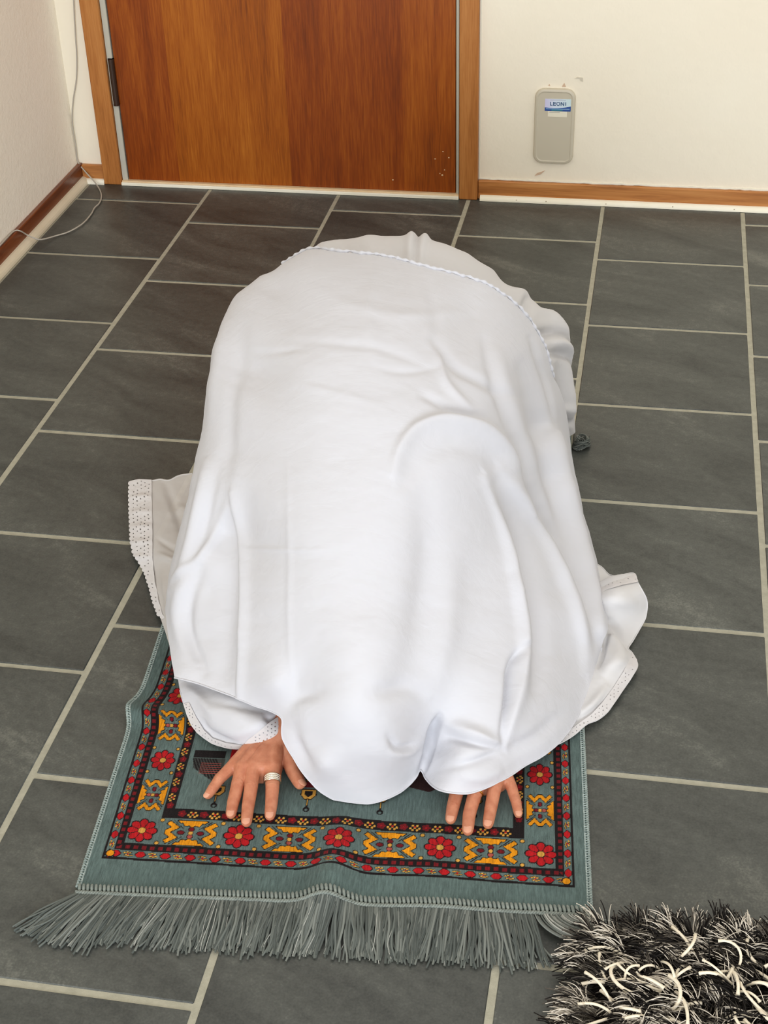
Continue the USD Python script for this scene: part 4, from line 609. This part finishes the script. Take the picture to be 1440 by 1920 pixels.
veil_folds = [([(738, 890 ),(746, 850 ),(772, 810 ),(815, 791 ),(862, 790 ),(908, 806 ),(943, 842 ),(965, 892 ),(988, 960)], 0.01305, 13, 0.25 ),([(760, 900 ),(800, 850 ),(850, 835 ),(900, 850 ),(930, 890)], -0.0058, 22 ),([(812, 640 ),(850, 690 ),(905, 722 ),(950, 745)], -0.00725, 9 ),([(790, 742 ),(845, 770 ),(900, 785)], -0.006525, 8 ),([(820, 660 ),(835, 720 ),(880, 770)], 0.0058, 8 ),([(905, 895 ),(930, 960 ),(950, 1030 ),(966, 1100 ),(978, 1180 ),(978, 1250 ),(966, 1310 ),(936, 1385)], 0.01305, 13, -0.3 ),([(925, 915 ),(955, 975 ),(980, 1050 ),(1000, 1130 ),(1008, 1210 ),(1000, 1290)], -0.015, 17 ),([(935, 880 ),(985, 955 ),(1030, 1040 ),(1062, 1115 ),(1085, 1190 ),(1093, 1260)], 0.01233, 13, -0.3 ),([(965, 890 ),(1015, 970 ),(1060, 1050 ),(1095, 1130 ),(1112, 1200)], -0.014, 14 ),([(1000, 680 ),(1025, 780 ),(1050, 880 ),(1085, 1000 ),(1113, 1110 ),(1127, 1180)], 0.0087, 12 ),([(972, 690 ),(998, 790 ),(1030, 910 ),(1065, 1020 ),(1085, 1080)], -0.013, 13 ),([(930, 670 ),(955, 760 ),(985, 860 ),(1015, 940)], 0.00725, 13 ),([(905, 640 ),(925, 720 ),(955, 810 ),(985, 890)], -0.00725, 10 ),([(990, 640 ),(1012, 720 ),(1035, 810)], -0.0087, 7 ),([(442, 930 ),(452, 1000 ),(457, 1100 ),(456, 1200 ),(452, 1306)], 0.0087, 7, -0.4 ),([(436, 1010 ),(436, 1100 ),(430, 1200 ),(425, 1290)], -0.00725, 18 ),([(472, 630 ),(448, 760 ),(432, 880 ),(418, 980)], -0.0058, 12 ),([(400, 880 ),(384, 960 ),(350, 1085)], 0.00725, 9 ),([(420, 870 ),(402, 960 ),(372, 1060)], -0.006525, 9 ),([(432, 955 ),(385, 1050 ),(332, 1092)], 0.0058, 7 ),([(385, 1070 ),(364, 1130 ),(360, 1190 ),(386, 1262)], -0.0087, 10 ),([(362, 1090 ),(340, 1150 ),(350, 1230)], 0.0058, 12 ),([(440, 620 ),(420, 720 ),(405, 820)], 0.0058, 12 ),([(792, 900 ),(802, 1000 ),(795, 1120 ),(775, 1230 ),(740, 1290)], -0.01, 32 ),([(840, 1060 ),(835, 1180 ),(815, 1290)], 0.0058, 24 ),([(978, 1215 ),(956, 1250 ),(950, 1320 ),(936, 1392)], -0.01595, 7 ),([(936, 1398 ),(880, 1372 ),(832, 1346)], 0.01015, 13 ),([(936, 1402 ),(885, 1394 ),(845, 1382)], -0.0087, 7 ),([(936, 1408 ),(895, 1425 ),(852, 1438)], -0.00725, 8 ),([(945, 1405 ),(1000, 1380 ),(1040, 1345)], -0.0058, 12 ),([(860, 1450 ),(900, 1455 ),(940, 1440)], 0.0058, 14 ),([(823, 1342 ),(810, 1378 ),(801, 1418 ),(790, 1448)], -0.0203, 8 ),([(726, 1380 ),(744, 1402 ),(782, 1392)], -0.00725, 7 ),([(735, 1410 ),(765, 1405 ),(790, 1380)], 0.0058, 9 ),([(560, 640 ),(640, 648 ),(720, 660 ),(800, 690)], -0.0024, 8 ),([(640, 572 ),(740, 596 ),(860, 588)], 0.0024, 10 ),([(480, 672 ),(530, 660 ),(575, 652)], -0.0024, 6 ),([(700, 690 ),(760, 700 ),(830, 690)], -0.00216, 7 ),([(560, 720 ),(650, 745 ),(720, 762)], 0.00144, 8 ),([(700, 520 ),(690, 600 ),(705, 680)], 0.0024, 14 ),([(800, 530 ),(815, 600 ),(822, 640)], -0.0024, 12 ),([(542, 880 ),(546, 1000 ),(545, 1150 ),(548, 1290)], 0.00144, 6 ),([(455, 1028 ),(560, 1032 ),(620, 1030)], 0.0012, 4 ),([(570, 1370 ),(600, 1420 ),(640, 1450)], 0.0036, 18 ),([(700, 1300 ),(760, 1290 ),(800, 1310)], -0.0058, 16 ),([(545, 1330 ),(560, 1310 ),(600, 1300)], -0.0058, 14 ),([(556, 1360 ),(566, 1400 ),(590, 1440)], -0.006, 12 ),([(470, 900 ),(466, 960 ),(470, 1040)], -0.004, 22)]
skirt_folds = [([(776, 430), (772, 465), (768, 500)], 0.0075, 9), ([(806, 428), (795, 465), (786, 500)], 0.0075, 9), ([(790, 430), (784, 470), (778, 505)], -0.0058, 7), ([(1000, 550), (988, 585), (985, 625)], -0.0116, 9), ([(1008, 580), (1035, 598), (1066, 632)], 0.0145, 11), ([(985, 635), (1020, 635), (1058, 645)], -0.0145, 8), ([(1030, 650), (1050, 660), (1070, 672)], 0.0116, 8), ([(1028, 668), (1050, 676), (1068, 680)], -0.01305, 6), ([(1045, 690), (1048, 740), (1055, 800)], -0.0116, 7), ([(1060, 680), (1066, 740), (1068, 800)], 0.0087, 7), ([(1035, 760), (1050, 775), (1070, 770)], 0.0087, 8), ([(1040, 790), (1055, 795), (1075, 790)], -0.00725, 6), ([(640, 430), (648, 470), (640, 520)], -0.0036, 16), ([(700, 430), (690, 470), (700, 520)], 0.0036, 18)]
front_hem = VEIL[1][:17][::-1]; hem_r = [p for p in VEIL[1] if p[0] > 780 and p[1] > 1190]
vi = VEIL[1]; i0 = vi.index([332, 1272]); i1 = vi.index([1125, 1215])
front_hem = vi[i0::-1] + vi[:i1 - 1:-1]
vm, v_at = build_cloth(VEIL[0], VEIL[1], 3.2, veil_folds, .004, .005, 60, 3, rim=[front_hem])
ve = tag(obj('veil', vm, M_veil, pe, smooth=True), 'long white veil covering head and back')
vp = str(ve.GetPrim().GetPath())
b0, b1 = vi.index([530, 498]), vi.index([1034, 710])
seam = smooth_path(np.array(vi[b0:b1 + 1], float), 40); seam = seam[np.r_[True, np.cumsum(np.linalg.norm(np.diff(seam, axis=0), axis=1)) % 2.2 < 1.1]]
dist = np.r_[0, np.cumsum(np.linalg.norm(np.diff(seam, axis=0), axis=1))]
rr2 = np.random.default_rng(5); wob = np.interp(dist, np.arange(0, dist[-1] + 12, 12), rr2.normal(0, 1, int(dist[-1] / 12) + 2))
ps = v_at(seam + np.c_[np.zeros(len(seam)), -.3 + .7 * np.sin(dist / 4.5) + .8 * wob])
obj('gathered_hem', tube(ps + [0, 0, .0015], .0026 + .0009 * np.sin(dist / 2.2) + .0004 * wob, 8), M_veil, vp, smooth=True)
km, k_at = build_cloth(SKIRT[0], SKIRT[1], 3.4, skirt_folds, -.002, .006, 70, 8)
tag(obj('skirt', km, M_skirt, pe, smooth=True), 'white skirt spread behind the veil')
def eyelets(poly, step, r, seed, edge=None, scal=0):
    pg = sg.Polygon(poly).buffer(0); x0, y0, x1, y1 = pg.bounds; R = np.random.default_rng(seed); holes = []; ins = pg.buffer(-r * 2.4)
    for a, x in enumerate(np.arange(x0, x1, step)):
        for y in np.arange(y0 + (step / 2 if a % 2 else 0), y1, step):
            p = sg.Point(x + R.uniform(-.6, .6), y + R.uniform(-.6, .6))
            if ins.contains(p) and R.random() < .75: holes.append(p.buffer(r * R.uniform(.7, 1.15), 3))
    if scal:                     # scalloped outer edge
        e = sg.LineString(edge); bumps = [e.interpolate(t).buffer(scal, 5) for t in np.arange(scal, e.length, scal * 1.9)]
        pg = shapely.union_all([pg, *bumps])
        if pg.geom_type != 'Polygon': pg = max(pg.geoms, key=lambda g_: g_.area)
    return pg.difference(shapely.union_all(holes)) if holes else pg
sm_, s_at = build_cloth(SLEEVE[0], SLEEVE[1], 2.2, [([(500, 1345), (515, 1352), (545, 1340)], -.006, 6), ([(390, 1350), (440, 1375), (490, 1360)], .004, 12), ([(380, 1350), (395, 1372), (440, 1392)], -.004, 6), ([(400, 1315), (450, 1325), (500, 1335)], -.003, 8), ([(350, 1290), (375, 1310), (400, 1345)], .003, 8)], 0, .003, 40, 4, rim=[SLEEVE[1][1:19]], rim_r=.001)
sl = tag(obj('sleeve', sm_, M_veil, pe, smooth=True), 'loose white sleeve with lace cuff'); slp = str(sl.GetPrim().GetPath())
obj('lace_trim', build_cloth(SLEEVE[0], eyelets(SLEEVE[2], 7, 1.4, 1), 1.6, [], .0016)[0], M_lace, slp, smooth=True)
obj('lace_trim', build_cloth(SLEEVE[0], eyelets(SLEEVE[3], 6, 1.0, 2), 1.6, [], .0016)[0], M_lace, slp, smooth=True)
hm, h_at = build_cloth(HEM_LEFT[0], HEM_LEFT[1], 2.4, [([(310, 905), (330, 960), (345, 1010)], -.006, 8), ([(300, 1040), (330, 1055), (350, 1075)], .006, 6), ([(295, 1010), (325, 1030), (350, 1045)], -.004, 5), ([(320, 960), (340, 955), (360, 965)], .003, 8), ([(305, 1080), (315, 1130), (325, 1190)], .004, 6)], 0, .005, 40, 11, rim=[HEM_LEFT[1][:7]], rim_r=.0016)
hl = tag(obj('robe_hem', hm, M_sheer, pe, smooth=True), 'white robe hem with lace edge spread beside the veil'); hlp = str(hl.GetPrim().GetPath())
obj('lace_trim', build_cloth(HEM_LEFT[0], eyelets(HEM_LEFT[2], 7, 1.3, 3, HEM_LEFT[2][8:] + HEM_LEFT[2][:1], 4.2), 1.8, [([(246, y), (286, y - 2)], .0030 if k % 2 else .0004, 6) for k, y in enumerate(range(920, 1060, 14))], .0018, .002, 12, 2)[0], M_lace, hlp, smooth=True)
rm_, r_at = build_cloth(HEM_RIGHT[0], HEM_RIGHT[1], 2.2, [([(1112, 1104), (1150, 1086), (1190, 1077)], .006, 5), ([(1110, 1085), (1140, 1074), (1175, 1070)], -.008, 8), ([(1118, 1160), (1150, 1172), (1178, 1212)], -.009, 8), ([(1120, 1190), (1150, 1200), (1172, 1228)], .006, 7), ([(1120, 1128), (1155, 1126), (1195, 1134)], .005, 12), ([(1130, 1270), (1150, 1246), (1176, 1236)], .006, 12), ([(1120, 1160), (1135, 1172), (1150, 1175)], .003, 3), ([(1138, 1192), (1130, 1220), (1122, 1248)], -.010, 5), ([(1085, 1340), (1110, 1322), (1135, 1290)], .006, 8), ([(1075, 1352), (1100, 1342), (1130, 1318)], -.004, 5)], 0, .004, 40, 12, rim=[HEM_RIGHT[1][:26]], rim_r=.0011)
hr = tag(obj('robe_hem', rm_, M_sheer2, pe, smooth=True), 'white robe hem puffed out at elbow with lace edge'); hrp = str(hr.GetPrim().GetPath())
obj('lace_trim', build_cloth(HEM_RIGHT[0], eyelets(HEM_RIGHT[2], 7, 1.1, 5), 1.8, [], .0016, .002, 10, 3)[0], M_lace, hrp, smooth=True)
obj('lace_trim', build_cloth(HEM_RIGHT[0], eyelets(HEM_RIGHT[3], 7, 1.1, 6), 1.8, [], .0018, .002, 10, 4)[0], M_lace, hrp, smooth=True)

# ---------------------------------------------------------------- shaggy rug
SO = np.array([.354, -.118, 0]); SW, SH = .62, .62     # its far left corner; it runs on towards the camera and to the right
sa_, sb_ = np.array([.997, .077, 0]), np.array([-.077, -.997, 0])
sh = tag(xform('shaggy_rug'), 'black and silver shaggy rug with cream yarn strips at lower corner of the floor', 'rug')
gx, gy = np.meshgrid(np.linspace(.012, SW, 50), np.linspace(.012, SH, 50)); nb = meshkit.noise(np.stack([gx * 9, gy * 9, 0 * gx], -1), 5)
Vb = SO + gx.ravel()[:, None] * sa_ + gy.ravel()[:, None] * sb_; Vb[:, 2] = .004 + .010 * nb.ravel()
i = (np.arange(49)[:, None] * 50 + np.arange(49)[None]).ravel(); Fb = np.r_[np.c_[i, i + 51, i + 1], np.c_[i, i + 50, i + 51]]
obj('backing', (Vb, Fb), plain('rug_backing', (34, 29, 26), .95), sh, smooth=True)
pc, pw_ = [[], [], []], [[], [], []]
R = np.random.default_rng(21)
tuft = R.uniform(0, 1, (2300, 2)) * [SW, SH]
tuft = np.vstack([tuft, np.c_[R.uniform(0, .03, 170), R.uniform(0, SH, 170)], np.c_[R.uniform(0, SW, 170), R.uniform(0, .02, 170)]])
for (a, b) in tuft:
    base = SO + a * sa_ + b * sb_; nn = meshkit.noise(np.array([a * 13, b * 13, 0.0]), 9); th = (-.45 if R.random() < .55 else math.pi - .35) + 2.6 * (nn - .5) + R.normal(0, .35)
    th = math.pi + R.normal(0, .5) if a < .014 and R.random() < .6 else (math.pi / 2 + R.normal(0, .6) if b < .012 and R.random() < .6 else th)
    ink_ = int(R.choice(3, p=[.38, .22, .40])); Lf = R.uniform(.036, .058); up = R.uniform(.35, .8)
    for q in range(14):
        t = np.linspace(0, 1, 6); az = th + R.normal(0, .17); L = Lf * R.uniform(.75, 1.1); dx, dy = math.cos(az), math.sin(az); rise = .016 + .020 * up * R.random()
        bend = R.normal(0, .13)
        p = base + np.c_[R.normal(0, .0022), R.normal(0, .0022), 0.0] + np.c_[L * t * np.cos(az + bend * t), L * t * np.sin(az + bend * t), .004 + rise * np.sin(np.clip(t * 2.0, 0, 2.3))]
        k = ink_ if R.random() < .7 else int(R.choice(3, p=[.5, .3, .2])); pc[k].append(p); pw_[k].append(np.linspace(.0012, .0009, 6) * (1.0 if k else 1.35))
for k in range(3): tag(curves('pile', pc[k], pw_[k], M_pile[k], sh), kind='stuff')
yarn = []
for (a, b) in np.vstack([np.clip(R.uniform(0, 1, (520, 2)) * [SW, SH], .035, 1), np.c_[R.uniform(.04, .06, 10), R.uniform(.03, SH, 10)]]):
    az = (0 if R.random() < .5 else math.pi) + R.normal(-.25, .75); L = R.uniform(.028, .058); t = np.linspace(0, 1, 10); bend = R.normal(0, .8)
    p = SO + a * sa_ + b * sb_ + np.c_[L * t * np.cos(az + bend * t), L * t * np.sin(az + bend * t), .012 + R.uniform(.010, .022) * np.sin(np.clip(.25 + t * 1.9, 0, 2.5)) + R.uniform(0, .005)]
    yarn.append(tube(p, np.r_[.0024, np.full(8, R.uniform(.0017, .0022)), .0026] * R.uniform(.8, 1.1), 7))
tag(obj('yarn_strip', cat(*yarn), M_yarn, sh, smooth=True), 'short cream felted yarn strips', kind='stuff')
